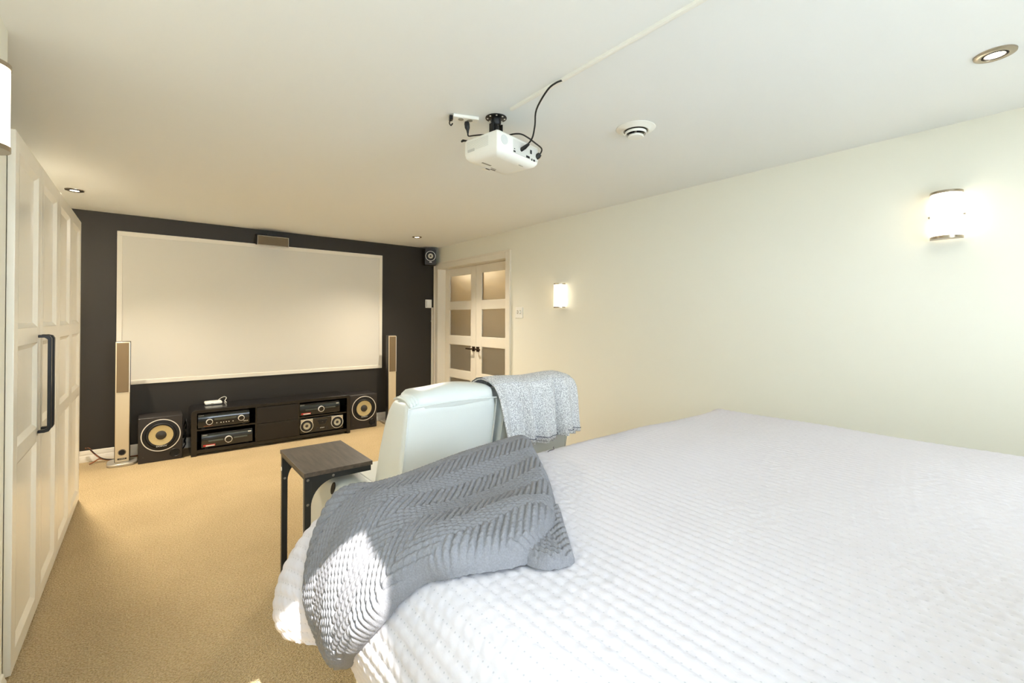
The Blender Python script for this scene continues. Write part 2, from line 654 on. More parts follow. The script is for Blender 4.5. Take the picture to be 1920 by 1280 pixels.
def french_leaf(name, y0, y1, lever_side):
    st = 0.112
    mb = MB().box(LX0, LX1, y0, y0 + st, 0.012, DZ - 0.018).box(LX0, LX1, y1 - st, y1, 0.012, DZ - 0.018)
    zz = [0.012] + [z for r in ROWS for z in r] + [DZ - 0.018]
    for k in range(0, len(zz), 2):
        mb.box(LX0, LX1, y0 + st, y1 - st, zz[k], zz[k + 1])
    d = struct(name, mb, m_trim, 0.002)
    for (z0, z1) in ROWS:
        part('pane', MB().box(LX0 + 0.013, LX0 + 0.019, y0 + st - 0.004, y1 - st + 0.004, z0 - 0.004, z1 + 0.004), m_frost, d)
        part('glazing_bead', MB().frame('x', LX0 + 0.002, LX0 + 0.013, y0 + st, y1 - st, z0, z1, 0.007), m_trim, d)
    yl = y1 - 0.045 if lever_side > 0 else y0 + 0.045
    lv = part('lever', MB().box(LX0 - 0.008, LX0, yl - 0.03, yl + 0.03, 0.895, 0.955), m_bronze, d, 0.002)
    hb = MB().lathe([(0.011, -0.045), (0.011, -0.008)], (LX0, yl, 0.925), 'x', 14, True)
    hb.box(LX0 - 0.055, LX0 - 0.043, min(yl, yl - lever_side * 0.11), max(yl, yl - lever_side * 0.11), 0.917, 0.933)
    part('lever_arm', hb, m_bronze, lv, 0.002)
    return d


french_leaf('door_1', YM + 0.002, DY1 - 0.016, -1)
french_leaf('door_2', DY0 + 0.016, YM - 0.002, 1)

# hallway beyond the frosted doors
hall = MB().box(4.35, 4.45, 2.9, 6.2, 0, 2.4).box(3.24, 4.45, 2.8, 2.9, 0, 2.4).box(3.24, 4.45, 6.2, 6.3, 0, 2.4).box(3.24, 4.45, 2.8, 6.3, 2.3, 2.4)
hall.box(3.24, 3.30, 2.8, 3.9, 0, 2.4).box(3.24, 3.30, 5.6, 6.3, 0, 2.4)
struct('wall_hall', hall, m_hall)
struct('floor_hall', MB().box(3.24, 4.45, 2.8, 6.3, -0.05, 0.0), m_patio)
hl = bpy.data.lights.new('hall_fill_light', 'POINT')  # unseen point light, added to brighten the frosted panes from behind
hl.energy = 11
hl.color = WARM
hl.shadow_soft_size = 0.08
ho = bpy.data.objects.new('hall_fill_light', hl)
ho.location = (3.75, 5.6, 2.15)
C.objects.link(ho)

# ------------------------------------------------------------------ ceiling downlights


def downlight(x, y, label, watts, aim=(0.0, 0.0), cone=150):
    t = thing('recessed_downlight', label, 'downlight', (x, y, H), 0, 'ceiling downlights')
    part('trim_ring', MB().lathe([(0.034, -0.002), (0.036, -0.007), (0.046, -0.009), (0.056, -0.005), (0.057, 0.0)], (x, y, H), 'z', 36), m_nickel, t)
    part('gimbal', MB().lathe([(0.027, -0.003), (0.029, -0.008), (0.0335, -0.007), (0.0345, -0.001)], (x, y, H), 'z', 32), m_dark, t)
    part('lamp_face', MB().disc(0.0275, (x, y, H - 0.0045), 'z', 0.003, 28), m_lamp, t)
    d = bpy.data.lights.new('downlight_beam', 'SPOT')
    d.energy = watts
    d.color = WARM
    d.spot_size = math.radians(cone)
    d.spot_blend = 1.0
    d.shadow_soft_size = 0.03
    o = bpy.data.objects.new('downlight_beam', d)
    o.parent = t
    o.location = (0, 0, -0.02)
    o.rotation_euler = Vector((aim[0], aim[1], -1.0)).to_track_quat('-Z', 'Y').to_euler()
    C.objects.link(o)


downlight(-0.442, 4.761, 'recessed nickel ceiling downlight beyond the wardrobe near the dark wall', SPOT_W, (0.3, -0.45), 140)
downlight(2.474, 4.888, 'recessed ceiling downlight in front of the corner wall speaker', SPOT_W * 0.77, (-0.33, -0.36), 134)
downlight(2.385, 0.187, 'large nickel recessed ceiling downlight nearest the camera over the bed', SPOT_W * 0.02)

# ------------------------------------------------------------------ wall sconces


def sconce(x, y, z0, rotz, label):
    t = thing('wall_sconce', label, 'wall lamp', (x, y, z0), rotz, 'half round opal sconces')
    hw, dp, hh = 0.061, 0.086, 0.232
    N = 18

    def arc(k_w, k_d, inset=0.012):
        pts = []
        for i in range(N + 1):
            a = math.pi * i / N
            pts.append((inset + (dp - inset) * k_d * math.sin(a) ** 0.9, -hw * k_w * math.cos(a)))
        return pts
    part('backplate', MB().box(0, 0.010, -0.045, 0.045, 0.05, hh - 0.05), m_nickel, t, 0.003, local=True)
    sh = MB()
    o_, i_ = arc(0.97, 0.97), arc(0.93, 0.93)
    sh.prism(o_ + i_[::-1], 'z', 0.012, hh - 0.012)
    part('shade', sh, m_shade, t, local=True, angle=60)
    cap = arc(1.0, 1.0)
    part('top_rim', MB().prism(cap, 'z', hh - 0.012, hh), m_nickel, t, local=True)
    part('bottom_rim', MB().prism(cap, 'z', 0.0, 0.013), m_nickel, t, local=True)
    for s_ in (-1, 1):
        part('side_screw', MB().lathe([(0.006, 0), (0.006, 0.010), (0.002, 0.013)], (0.016, 0, hh / 2), 'y', 12, True).xf(Matrix.Translation((0, 0.056, 0)) if s_ > 0 else Matrix.Translation((0, -0.056, 0)) @ Matrix.Scale(-1, 4, (0, 1, 0))), m_chrome, t, local=True)
    return t


sconce(XR, 0.405, 1.700, math.pi, 'lit half-round wall sconce on cream wall above the bed')
sconce(XR, 3.085, 1.407, math.pi, 'lit half-round wall sconce beside the french doors and light switch')
sconce(XW, 1.795, 1.742, 0, 'lit half-round wall sconce on left wall before the wardrobe')

# ------------------------------------------------------------------ ceiling vent, raceway, outlet
t = thing('ceiling_vent', 'round white ceiling air vent to the right of the projector', 'vent', (1.92, 1.40, H))
O = (1.92, 1.40, H)
part('flange', MB().lathe([(0.058, -0.012), (0.066, -0.016), (0.080, -0.008), (0.096, -0.002), (0.097, 0)], O, 'z', 40), m_plastic_w, t)
part('collar', MB().lathe([(0.060, -0.004), (0.060, -0.014), (0.056, -0.014), (0.055, 0.0)], O, 'z', 36), m_slotgrey, t)
part('inner_ring', MB().lathe([(0.044, -0.022), (0.050, -0.030), (0.054, -0.024), (0.053, -0.018)], O, 'z', 36), m_plastic_w, t)
part('centre_disc', MB().lathe([(0.001, -0.046), (0.036, -0.045), (0.040, -0.041), (0.037, -0.035), (0.001, -0.034)], O, 'z', 36), m_plastic_w, t)
part('throat', MB().disc(0.054, (1.92, 1.40, H - 0.003), 'z', 0.002), m_dark, t)
part('spindle', MB().lathe([(0.006, -0.036), (0.006, 0)], O, 'z', 10), m_slotgrey, t)

rw = part('cable_raceway', MB().prism([(1.284, H), (1.285, H - 0.010), (1.288, H - 0.0125), (1.298, H - 0.0125), (1.301, H - 0.010), (1.302, H)], 'y', -0.9, 1.624), m_plastic_w)
tag(rw, 'long thin white cable raceway running along the ceiling from the projector', 'cable cover')

t = thing('ceiling_outlet', 'small white ceiling outlet box left of the projector mount', 'outlet', (1.178, 1.832, H), math.radians(-21))
part('outlet_box', MB().box(-0.062, 0.062, -0.022, 0.022, -0.015, 0.0), m_plastic_w, t, 0.003, local=True)
part('socket', MB().disc(0.013, (-0.022, 0, -0.0165), 'z', 0.002, 16), m_slotgrey, t, local=True)
part('socket', MB().disc(0.013, (0.022, 0, -0.0165), 'z', 0.002, 16), m_slotgrey, t, local=True)
pl = MB().box(-0.078, -0.062, -0.012, 0.010, -0.026, -0.006).tube([(-0.072, -0.004, -0.026), (-0.078, -0.006, -0.042), (-0.070, -0.004, -0.052), (-0.062, 0.0, -0.040)], 0.003)
part('end_clip', pl, m_black, t, local=True)

# ------------------------------------------------------------------ projector mount, projector, cables
MX, MY = 1.299, 1.749
t = thing('projector_mount', 'black round ceiling mount plate with post holding the projector', 'mount', (MX, MY, H))
pm = MB().lathe([(0.001, -0.006), (0.030, -0.006), (0.036, -0.004), (0.051, -0.003), (0.0515, 0.0)], (MX, MY, H), 'z', 36)
part('plate', pm, m_black, t)
part('post', MB().lathe([(0.019, -0.036), (0.024, -0.030), (0.024, -0.008), (0.028, -0.004)], (MX, MY, H), 'z', 20, True).lathe([(0.015, -0.122), (0.015, -0.030)], (MX, MY, H), 'z', 16, True), m_black, t)
ar = MB().box(MX - 0.030, MX - 0.022, MY - 0.016, MY + 0.016, H - 0.085, H - 0.03).box(MX + 0.022, MX + 0.030, MY - 0.016, MY + 0.016, H - 0.085, H - 0.03)
ar.box(MX - 0.030, MX + 0.030, MY - 0.016, MY + 0.016, H - 0.090, H - 0.083)
part('yoke', ar, m_black, t, 0.002)
for k in range(8):
    a = 2 * math.pi * k / 8 + 0.2
    part('screw', MB().disc(0.0042, (MX + 0.041 * math.cos(a), MY + 0.041 * math.sin(a), H - 0.0062), 'z', 0.003, 10), m_ring, t)

PW, PD, PZ0, PZ1 = 0.300, 0.225, 2.043, 2.150
PR = math.radians(10)
t = thing('ceiling_projector', 'white projector hanging upside down from the ceiling', 'projector', (1.338, 1.754, 0), PR)


def pring(inset, z, taper=0.0):
    a0, a1, b0, b1 = -PW / 2 + inset, PW / 2 - inset, -PD / 2 + inset, PD / 2 - inset
    rr, pts = 0.020, []
    for (cx, cy, s0) in ((a1 - rr, b1 - rr, 0), (a0 + rr, b1 - rr, 90), (a0 + rr, b0 + rr * 0.4, 180), (a1 - rr, b0 + rr * 0.4, 270)):
        for k in range(7):
            q = math.radians(s0 + 15 * k)
            pts.append((cx + rr * math.cos(q), cy + (rr if s0 < 180 else rr * 0.4) * math.sin(q), z))
    return pts


body = MB().loft([pring(0.050, PZ0), pring(0.030, PZ0 + 0.002), pring(0.014, PZ0 + 0.009), pring(0.004, PZ0 + 0.022), pring(0.0, PZ0 + 0.040), pring(0.0, PZ1 - 0.010), pring(0.004, PZ1 - 0.002), pring(0.012, PZ1)])
bd = part('housing', body, m_plastic_w, t, local=True, angle=50)
yb = -PD / 2
part('connector_panel', MB().box(-0.045, 0.138, yb - 0.0012, yb + 0.004, PZ0 + 0.030, PZ1 - 0.014), mat('connector_panel_grey', (214, 214, 206), 0.5), t, 0.002, local=True)
for (x, z, sx, sz) in ((-0.036, 0.036, 0.014, 0.007), (0.062, 0.036, 0.026, 0.010), (0.092, 0.031, 0.007, 0.009), (0.110, 0.031, 0.013, 0.009), (0.085, 0.066, 0.013, 0.019), (-0.036, 0.048, 0.006, 0.004)):
    part('port', MB().box(x - sx / 2, x + sx / 2, yb - 0.0024, yb, PZ0 + z - sz / 2, PZ0 + z + sz / 2), m_dark, t, 0.0006, local=True)
part('rear_speaker_grille', MB().lathe([(0.001, -0.0016), (0.022, -0.0016), (0.022, 0.001)], (-0.105, yb, PZ0 + 0.070), 'y', 24), mat('projector_grille', (216, 220, 216), 0.6, bump=(900, 0.6, 0.002)), t, local=True)
for k in range(9):   # louvres on the left side
    part('vent_slot', MB().box(-PW / 2 - 0.0008, -PW / 2 + 0.002, -0.055 + 0.0, 0.085, PZ1 - 0.018 - k * 0.0052, PZ1 - 0.0168 - k * 0.0052), m_plastic_g, t, local=True)
part('side_badge', MB().box(-PW / 2 - 0.001, -PW / 2 + 0.002, 0.035, 0.080, PZ0 + 0.042, PZ0 + 0.055), mat('pale_grey_print', (200, 200, 194), 0.5), t, local=True)
for (x, y, sx, sy) in ((-0.07, 0.035, 0.06, 0.010), (0.0, 0.055, 0.035, 0.005), (0.055, -0.075, 0.030, 0.003)):
    part('bottom_slot', MB().box(x - sx / 2, x + sx / 2, y - sy / 2, y + sy / 2, PZ0 - 0.0008, PZ0 + 0.002), m_slotgrey, t, local=True)
for (x, y, sx, sy) in ((0.012, 0.070, 0.030, 0.005), (-0.015, 0.080, 0.030, 0.009)):
    part('bottom_slot', MB().box(x - sx / 2, x + sx / 2, y - sy / 2, y + sy / 2, PZ0 - 0.0009, PZ0 + 0.002), m_dark, t, local=True)
part('lens_ring', MB().lathe([(0.028, 0.006), (0.030, -0.004), (0.020, -0.004), (0.016, 0.0)], (0.06, PD / 2, PZ0 + 0.055), 'y', 24), m_black, t, local=True)
part('control_keys', MB().disc(0.022, (-0.02, 0.088, PZ0 - 0.0006), 'z', 0.002, 20), m_plastic_w, t, local=True)

cab = MB().tube([(1.293, 1.287, 2.258), (1.276, 1.315, 2.252), (1.270, 1.36, 2.237), (1.301, 1.46, 2.204), (1.354, 1.53, 2.173), (1.383, 1.58, 2.14), (1.384, 1.615, 2.118)], 0.0038, 8, 5)
t = thing('video_cable', 'black cable curving from the ceiling raceway down to the projector', 'cable', (1.293, 1.287, 2.258))
part('cord', cab, m_cable, t)
part('plug', MB().tube([(1.386, 1.607, 2.120), (1.378, 1.628, 2.108), (1.370, 1.648, 2.099)], [0.006, 0.0095, 0.0095], 8, 1), m_cable, t)

t = thing('power_cord', 'black power cord looping from the ceiling outlet plug over the projector', 'cable', (1.190, 1.838, 2.246))
part('cord', MB().tube([(1.196, 1.838, 2.196), (1.205, 1.845, 2.185), (1.25, 1.86, 2.204), (1.321, 1.86, 2.225), (1.350, 1.79, 2.190), (1.342, 1.70, 2.180), (1.358, 1.64, 2.170), (1.382, 1.61, 2.149), (1.426, 1.61, 2.135), (1.490, 1.635, 2.132), (1.505, 1.655, 2.120), (1.497, 1.665, 2.108)], 0.0036, 8, 5), m_cable, t)
part('plug', MB().tube([(1.190, 1.838, 2.246), (1.191, 1.838, 2.236), (1.193, 1.838, 2.218), (1.195, 1.838, 2.208), (1.196, 1.838, 2.194)], [0.011, 0.013, 0.012, 0.007, 0.0045], 12, 1), m_cable, t)
part('plug', MB().tube([(1.499, 1.655, 2.112), (1.494, 1.662, 2.104), (1.488, 1.672, 2.096)], [0.010, 0.014, 0.013], 10, 1), m_cable, t)
part('cord_end', MB().tube([(1.168, 1.850, 2.150), (1.176, 1.850, 2.157), (1.205, 1.862, 2.167), (1.24, 1.875, 2.175)], [0.0045, 0.006, 0.004, 0.0035], 8, 1), m_cable, t)

# ------------------------------------------------------------------ projection screen
SX0, SX1, SZ0, SZ1 = -0.230, 2.337, 0.669, 2.106
t = thing('projection_screen', 'large pale projection screen in a thin white frame on the dark wall', 'screen', (SX0, YB, SZ0))
part('screen_panel', MB().box(SX0 + 0.03, SX1 - 0.03, YB - 0.006, YB - 0.001, SZ0 + 0.03, SZ1 - 0.03), m_screen, t)
fwid = 0.040
for (x0, x1, z0, z1) in ((SX0, SX1, SZ0, SZ0 + fwid), (SX0, SX1, SZ1 - fwid, SZ1), (SX0, SX0 + fwid, SZ0 + fwid, SZ1 - fwid), (SX1 - fwid, SX1, SZ0 + fwid, SZ1 - fwid)):
    mb = MB().box(x0, x1, YB - 0.014, YB - 0.001, z0, z1)
    part('frame_rail', mb, m_trim, t, 0.003)

# ------------------------------------------------------------------ speakers on the wall
t = thing('wall_speaker', 'long bronze-fronted speaker mounted above the projection screen', 'speaker', (1.05, YB, 2.08))
part('cabinet', MB().prism([(YB, 2.215), (YB, 2.10), (5.462, 2.083), (5.462, 2.180)], 'x', 0.900, 1.206), m_darkcab, t, 0.003)
part('front_rim', MB().frame('y', 5.452, 5.464, 0.900, 1.206, 2.080, 2.184, 0.006), m_chrome, t)
part('grille', MB().box(0.905, 1.201, 5.455, 5.463, 2.085, 2.179), m_grilled, t)
part('wall_bracket', MB().box(1.02, 1.09, 5.56, YB, 2.19, 2.225), m_darkcab, t)

t = thing('satellite_speaker', 'small black cube speaker in the corner by the french doors', 'speaker', (2.965, 5.47, 2.02), math.radians(-24))
part('cabinet', MB().box(-0.075, 0.075, -0.06, 0.06, 0.0, 0.215), m_vinyl, t, 0.004, local=True)
part('bracket', MB().box(-0.02, 0.02, 0.06, 0.10, 0.08, 0.13), m_black, t, local=True)
oc = (0, -0.06, 0.118)
part('driver_ring', MB().lathe([(0.061, 0.002), (0.061, -0.005), (0.066, -0.005), (0.067, 0.002)], oc, 'y', 32), m_ring, t, local=True)
part('surround', MB().lathe([(0.034, 0.0), (0.046, -0.004), (0.061, -0.001)], oc, 'y', 32), m_rubber, t, local=True)
part('cone', MB().lathe([(0.012, -0.001), (0.034, -0.004)], oc, 'y', 28), m_conegrey, t, local=True)
part('dust_cap', MB().lathe([(0.001, -0.006), (0.008, -0.004), (0.013, 0.002)], oc, 'y', 20), m_cap, t, local=True)
part('badge', MB().box(-0.016, 0.016, -0.062, -0.058, 0.032, 0.041), m_text, t, local=True)

# ------------------------------------------------------------------ tower speakers


def tower(x0, yf, label, base_c):
    wdt, dep, top = 0.106, 0.085, 1.088
    t = thing('tower_speaker', label, 'speaker', (x0 + wdt / 2, yf + dep / 2, 0), 0, 'slim tower speakers')
    bx, by = base_c
    pts = []
    for k in range(28):
        a = 2 * math.pi * k / 28
        c, s_ = math.cos(a), math.sin(a)
        pts.append((bx + 0.105 * math.copysign(abs(c) ** 0.55, c), by + 0.115 * math.copysign(abs(s_) ** 0.55, s_)))
    part('base', MB().prism(pts, 'z', 0.0, 0.024), m_silver, t, 0.006, 3)
    part('column', MB().box(x0, x0 + wdt, yf + 0.012, yf + dep, 0.022, top), m_darkcab, t, 0.004)
    part('front_panel', MB().box(x0 + 0.004, x0 + wdt - 0.004, yf, yf + 0.014, 0.026, top - 0.004), m_cham, t, 0.004)
    part('grille', MB().box(x0 + 0.012, x0 + wdt - 0.012, yf - 0.006, yf + 0.002, 0.640, top - 0.012), m_grille, t, 0.002)
    part('side_trim', MB().box(x0 + wdt - 0.0085, x0 + wdt - 0.004, yf - 0.003, yf + 0.002, 0.635, top - 0.010), m_ring, t)
    oc = (x0 + wdt / 2, yf, 0.110)
    part('bass_port', MB().lathe([(0.021, 0.002), (0.026, -0.002), (0.028, 0.001)], oc, 'y', 24), m_plastic_k, t)
    part('port_throat', MB().disc(0.0225, (oc[0], yf - 0.0012, 0.110), 'y', 0.001, 24), m_dark, t)
    bdg = part('badge', MB().box(x0 + 0.022, x0 + 0.084, yf - 0.002, yf + 0.001, 0.046, 0.060), m_plastic_k, t)
    lettering('badge_text', 'SONY', 0.011, m_cham, bdg, (x0 + 0.053, yf - 0.0024, 0.053), (math.pi / 2, 0, 0), stretch=1.5)
    return t


tower(-0.226, 5.285, 'champagne tower speaker left of the screen beside the subwoofer', (-0.173, 5.33))
tower(2.334, 5.365, 'champagne tower speaker right of the screen behind the white recliner', (2.387, 5.42))

# ------------------------------------------------------------------ subwoofers


def subwoofer(x0, yf, label):
    wdt, hgt, dep = 0.320, 0.402, 0.30
    t = thing('subwoofer', label, 'subwoofer', (x0 + wdt / 2, yf + dep / 2, 0), 0, 'black subwoofers beside the media stand')
    part('cabinet', MB().box(x0, x0 + wdt, yf + 0.012, yf + dep - 0.02, 0.0, hgt - 0.004), m_vinyl, t, 0.003)
    part('baffle', MB().box(x0, x0 + wdt, yf, yf + 0.014, 0.0, hgt), mat('baffle_brown_black', (40, 35, 32), 0.42), t, 0.008, 3)
    cx, cz = x0 + wdt * 0.505, 0.236
    oc = (cx, yf, cz)
    part('trim_ring', MB().lathe([(0.137, 0.003), (0.1375, -0.005), (0.144, -0.005), (0.1445, 0.003)], oc, 'y', 56), m_ring, t)
    part('frame_ring', MB().lathe([(0.110, 0.0), (0.113, -0.004), (0.137, -0.003)], oc, 'y', 48), m_plastic_k, t)
    part('surround', MB().lathe([(0.089, 0.0), (0.095, -0.009), (0.104, -0.009), (0.111, -0.001)], oc, 'y', 48), m_rubber, t)
    part('cone', MB().lathe([(0.038, -0.0015), (0.065, -0.003), (0.090, -0.006)], oc, 'y', 48), m_cone, t)
    part('dust_cap', MB().lathe([(0.001, -0.014), (0.018, -0.012), (0.032, -0.007), (0.041, -0.001)], oc, 'y', 32), m_cap, t)
    # the cone lies a little into the baffle: a dark well keeps the baffle from showing
    part('driver_well', MB().disc(0.137, (cx, yf - 0.0006, cz), 'y', 0.0004, 48), m_plastic_k, t)
    lettering('logo', 'SONY', 0.019, m_text, t, (cx + 0.004, yf - 0.010, cz - 0.0985), (math.pi / 2, 0, 0), stretch=1.6)
    pc = (x0 + 0.262, yf, 0.062)
    part('bass_port', MB().lathe([(0.030, 0.002), (0.036, -0.003), (0.040, 0.001)], pc, 'y', 30), m_plastic_k, t)
    part('port_throat', MB().disc(0.031, (pc[0], yf - 0.0012, pc[2]), 'y', 0.001, 28), m_dark, t)
    part('power_button', MB().disc(0.006, (x0 + 0.036, yf - 0.003, 0.052), 'y', 0.004, 16), m_cap, t)
    return t


subwoofer(-0.064, 5.203, 'black subwoofer with tan cone between left tower and media stand')
subwoofer(1.842, 5.300, 'black subwoofer with tan cone at the right end of the media stand')

# ------------------------------------------------------------------ media stand
GX0, GX1, GY0, GY1, GZ = 0.318, 1.797, 5.170, 5.545, 0.432
t = thing('media_stand', 'low espresso media stand with drawers and open shelves under the screen', 'tv stand', (1.05, 5.36, 0))


def rounded_profile(x0, x1, z0, z1, r, n=6):
    pts = [(x0, z0)]
    for k in range(n + 1):
        a = math.radians(180 - 90 * k / n)
        pts.append((x0 + r + r * math.cos(a), z1 - r + r * math.sin(a)))
    for k in range(n + 1):
        a = math.radians(90 - 90 * k / n)
        pts.append((x1 - r + r * math.cos(a), z1 - r + r * math.sin(a)))
    pts.append((x1, z0))
    return pts


outer = rounded_profile(GX0, GX1, 0.0, GZ, 0.035)
inner = rounded_profile(GX0 + 0.045, GX1 - 0.038, 0.0, GZ - 0.030, 0.012)
part('shell', MB().prism(outer + inner[::-1], 'y', GY0, GY1), m_stand, t, 0.002)
part('base_rail', MB().box(GX0 + 0.045, GX1 - 0.038, GY0 + 0.006, GY1, 0.024, 0.056), m_stand, t, 0.001)
part('back_panel', MB().box(GX0 + 0.04, GX1 - 0.04, GY1 - 0.012, GY1 - 0.002, 0.05, GZ - 0.03), m_dark, t)
for x in (0.858, 1.252):
    part('divider', MB().box(x - 0.010, x + 0.010, GY0 + 0.012, GY1 - 0.012, 0.056, GZ - 0.030), m_stand, t)
for (z0, z1) in ((0.060, 0.232), (0.236, GZ - 0.034)):
    part('drawer', MB().box(0.862, 1.248, GY0 + 0.002, GY0 + 0.022, z0, z1), m_drawer, t, 0.0015)
for (x0, x1) in ((GX0 + 0.045, 0.848), (1.262, GX1 - 0.038)):
    part('shelf', MB().box(x0, x1, GY0 + 0.02, GY1 - 0.012, 0.232, 0.246), m_stand, t)


def knob(t, x, y, z, r):
    k_ = part('knob', MB().lathe([(r * 0.86, 0.0), (r * 0.84, -0.016), (r * 0.76, -0.019), (0.0005, -0.019)], (x, y, z), 'y', 28), m_gloss_k, t)
    part('knob_ring', MB().lathe([(r * 0.84, -0.017), (r * 0.86, -0.0205), (r, -0.019), (r * 1.02, 0.0)], (x, y, z), 'y', 32), m_ring, k_)
    return k_


def receiver(x0, z0, label, knobs, wdt=0.425, hgt=0.138, depth=0.30, yf=5.192):
    t = thing('stereo_receiver', label, 'receiver', (x0 + wdt / 2, yf + depth / 2, z0), 0, 'black hi-fi units on the stand')
    x1 = x0 + wdt
    zb, zt = z0 + 0.010, z0 + hgt
    part('chassis', MB().box(x0 + 0.004, x1 - 0.004, yf + 0.014, yf + depth, zb, zt - 0.002), m_plastic_k, t)
    # front plate: upper third leans back
    part('front_plate', MB().prism([(yf + 0.016, zt), (yf + 0.006, zt - 0.022), (yf + 0.003, zt - 0.030), (yf, zb + 0.055), (yf, zb), (yf + 0.016, zb)], 'x', x0, x1), m_gloss_k, t, 0.001)
    for xx in (x0 + 0.03, x1 - 0.055):
        part('foot', MB().box(xx, xx + 0.025, yf + 0.02, yf + 0.045, z0, zb), m_plastic_k, t)
    part('upper_strip', MB().prism([(yf + 0.0095, zt - 0.0185), (yf + 0.0050, zt - 0.026), (yf + 0.0035, zt - 0.0255), (yf + 0.0080, zt - 0.018)], 'x', x0 + 0.004, x1 - 0.004), m_band, t)
    lettering('brand_print', 'SONY', 0.011, m_text, t, (x0 + 0.026, yf + 0.0025, zt - 0.0125), (math.radians(66), 0, 0), stretch=1.5)
    if knobs == 2:
        knob(t, x0 + 0.090, yf, z0 + 0.062, 0.027)
        knob(t, x1 - 0.072, yf, z0 + 0.066, 0.027)
        for k, dx in enumerate((0.150, 0.184, 0.206, 0.228, 0.250, 0.284)):
            part('button', MB().disc(0.0042, (x0 + dx, yf - 0.002, z0 + 0.044), 'y', 0.003, 12), m_ring, t)
        part('display', MB().box(x0 + 0.130, x1 - 0.115, yf - 0.0012, yf + 0.003, z0 + 0.070, z0 + 0.090), m_band, t)
        lettering('print_line', 'STEREO AMP', 0.010, m_amber, t, (x0 + 0.085, yf - 0.0012, z0 + 0.020), (math.pi / 2, 0, 0), stretch=1.2) if False else None
        for k in range(3):
            part('input_jack', MB().box(x1 - 0.050 + k * 0.014, x1 - 0.041 + k * 0.014, yf - 0.002, yf + 0.001, z0 + 0.028, z0 + 0.036), m_ring, t)
        part('amber_print', MB().box(x0 + 0.045, x0 + 0.120, yf - 0.001, yf + 0.001, z0 + 0.021, z0 + 0.024), m_amber, t)
    else:
        knob(t, x0 + wdt * 0.515, yf, z0 + 0.064, 0.031)
        part('disc_tray', MB().box(x0 + 0.055, x0 + wdt * 0.42, yf - 0.0014, yf + 0.003, z0 + 0.060, z0 + 0.074), m_band, t, 0.001)
        part('display', MB().box(x0 + wdt * 0.62, x1 - 0.045, yf - 0.0014, yf + 0.003, z0 + 0.064, z0 + 0.078), m_band, t, 0.001)
        st = part('sticker', MB().box(x0 + 0.014, x0 + 0.110, yf - 0.0014, yf + 0.001, z0 + 0.018, z0 + 0.036), m_red, t)
        part('sticker_print', MB().box(x0 + 0.034, x0 + 0.105, yf - 0.0018, yf + 0.001, z0 + 0.019, z0 + 0.029), m_text, st)
        part('format_badge', MB().box(x1 - 0.040, x1 - 0.012, yf + 0.0015, yf + 0.006, zt - 0.030, zt - 0.020), m_text, t)
    return t


receiver(0.372, 0.247, 'black receiver with two ringed knobs on the left upper shelf of the stand', 2)
receiver(0.400, 0.057, 'black disc player with one ringed knob on the left lower shelf', 1)
receiver(1.268, 0.247, 'black disc player with one ringed knob on the right upper shelf', 1, wdt=0.418, hgt=0.132)

yf = 5.186
t = thing('centre_speaker', 'black centre speaker with two pale round cones on the right lower shelf', 'speaker', (1.488, 5.30, 0.057))
CX0, CX1 = 1.266, 1.726
part('cabinet', MB().box(CX0, CX1, yf + 0.010, yf + 0.24, 0.064, 0.222), m_plastic_k, t, 0.002)
part('front_baffle', MB().box(CX0 + 0.003, CX1 - 0.003, yf, yf + 0.012, 0.066, 0.218), m_gloss_k, t, 0.003)
for xx in (CX0 + 0.05, CX1 - 0.08):
    part('foot', MB().box(xx, xx + 0.03, yf + 0.03, yf + 0.06, 0.0565, 0.065), m_plastic_k, t)
for k, cx in enumerate((CX0 + 0.070, CX1 - 0.070)):
    oc = (cx, yf, 0.143)
    part('corner_plate', MB().box(cx - 0.062, cx + 0.062, yf - 0.002, yf + 0.002, 0.168, 0.214), m_silver, t, 0.002)
    part('driver_ring', MB().lathe([(0.0605, 0.003), (0.061, -0.005), (0.0655, -0.005), (0.066, 0.003)], oc, 'y', 40), m_ring, t)
    part('driver_well', MB().disc(0.061, (cx, yf - 0.0026, 0.143), 'y', 0.001, 36), m_plastic_k, t)
    part('surround', MB().lathe([(0.036, -0.003), (0.044, -0.008), (0.058, -0.004)], oc, 'y', 36), m_rubber, t)
    part('cone', MB().lathe([(0.014, -0.003), (0.037, -0.0055)], oc, 'y', 32), m_conegrey, t)
    part('dust_cap', MB().lathe([(0.0005, -0.010), (0.010, -0.008), (0.0155, -0.003)], oc, 'y', 24), m_cap, t)
hc = (CX0 + CX1) / 2
part('tweeter_horn', MB().prism([(hc - 0.055, 0.196), (hc + 0.055, 0.196), (hc + 0.030, 0.142), (hc - 0.030, 0.142)], 'y', yf - 0.006, yf + 0.001), m_plastic_k, t, 0.003)
part('tweeter_dome', MB().lathe([(0.0005, -0.012), (0.008, -0.010), (0.013, -0.004)], (hc, yf, 0.168), 'y', 20), m_gloss_k, t)
for s_ in (-1, 1):
    part('bass_port', MB().lathe([(0.010, -0.001), (0.013, -0.004), (0.015, 0.0)], (hc + s_ * 0.048, yf, 0.098), 'y', 20), m_dark, t)
lettering('brand_print', 'SONY', 0.012, m_text, t, (hc, yf - 0.001, 0.104), (math.pi / 2, 0, 0), stretch=1.5)

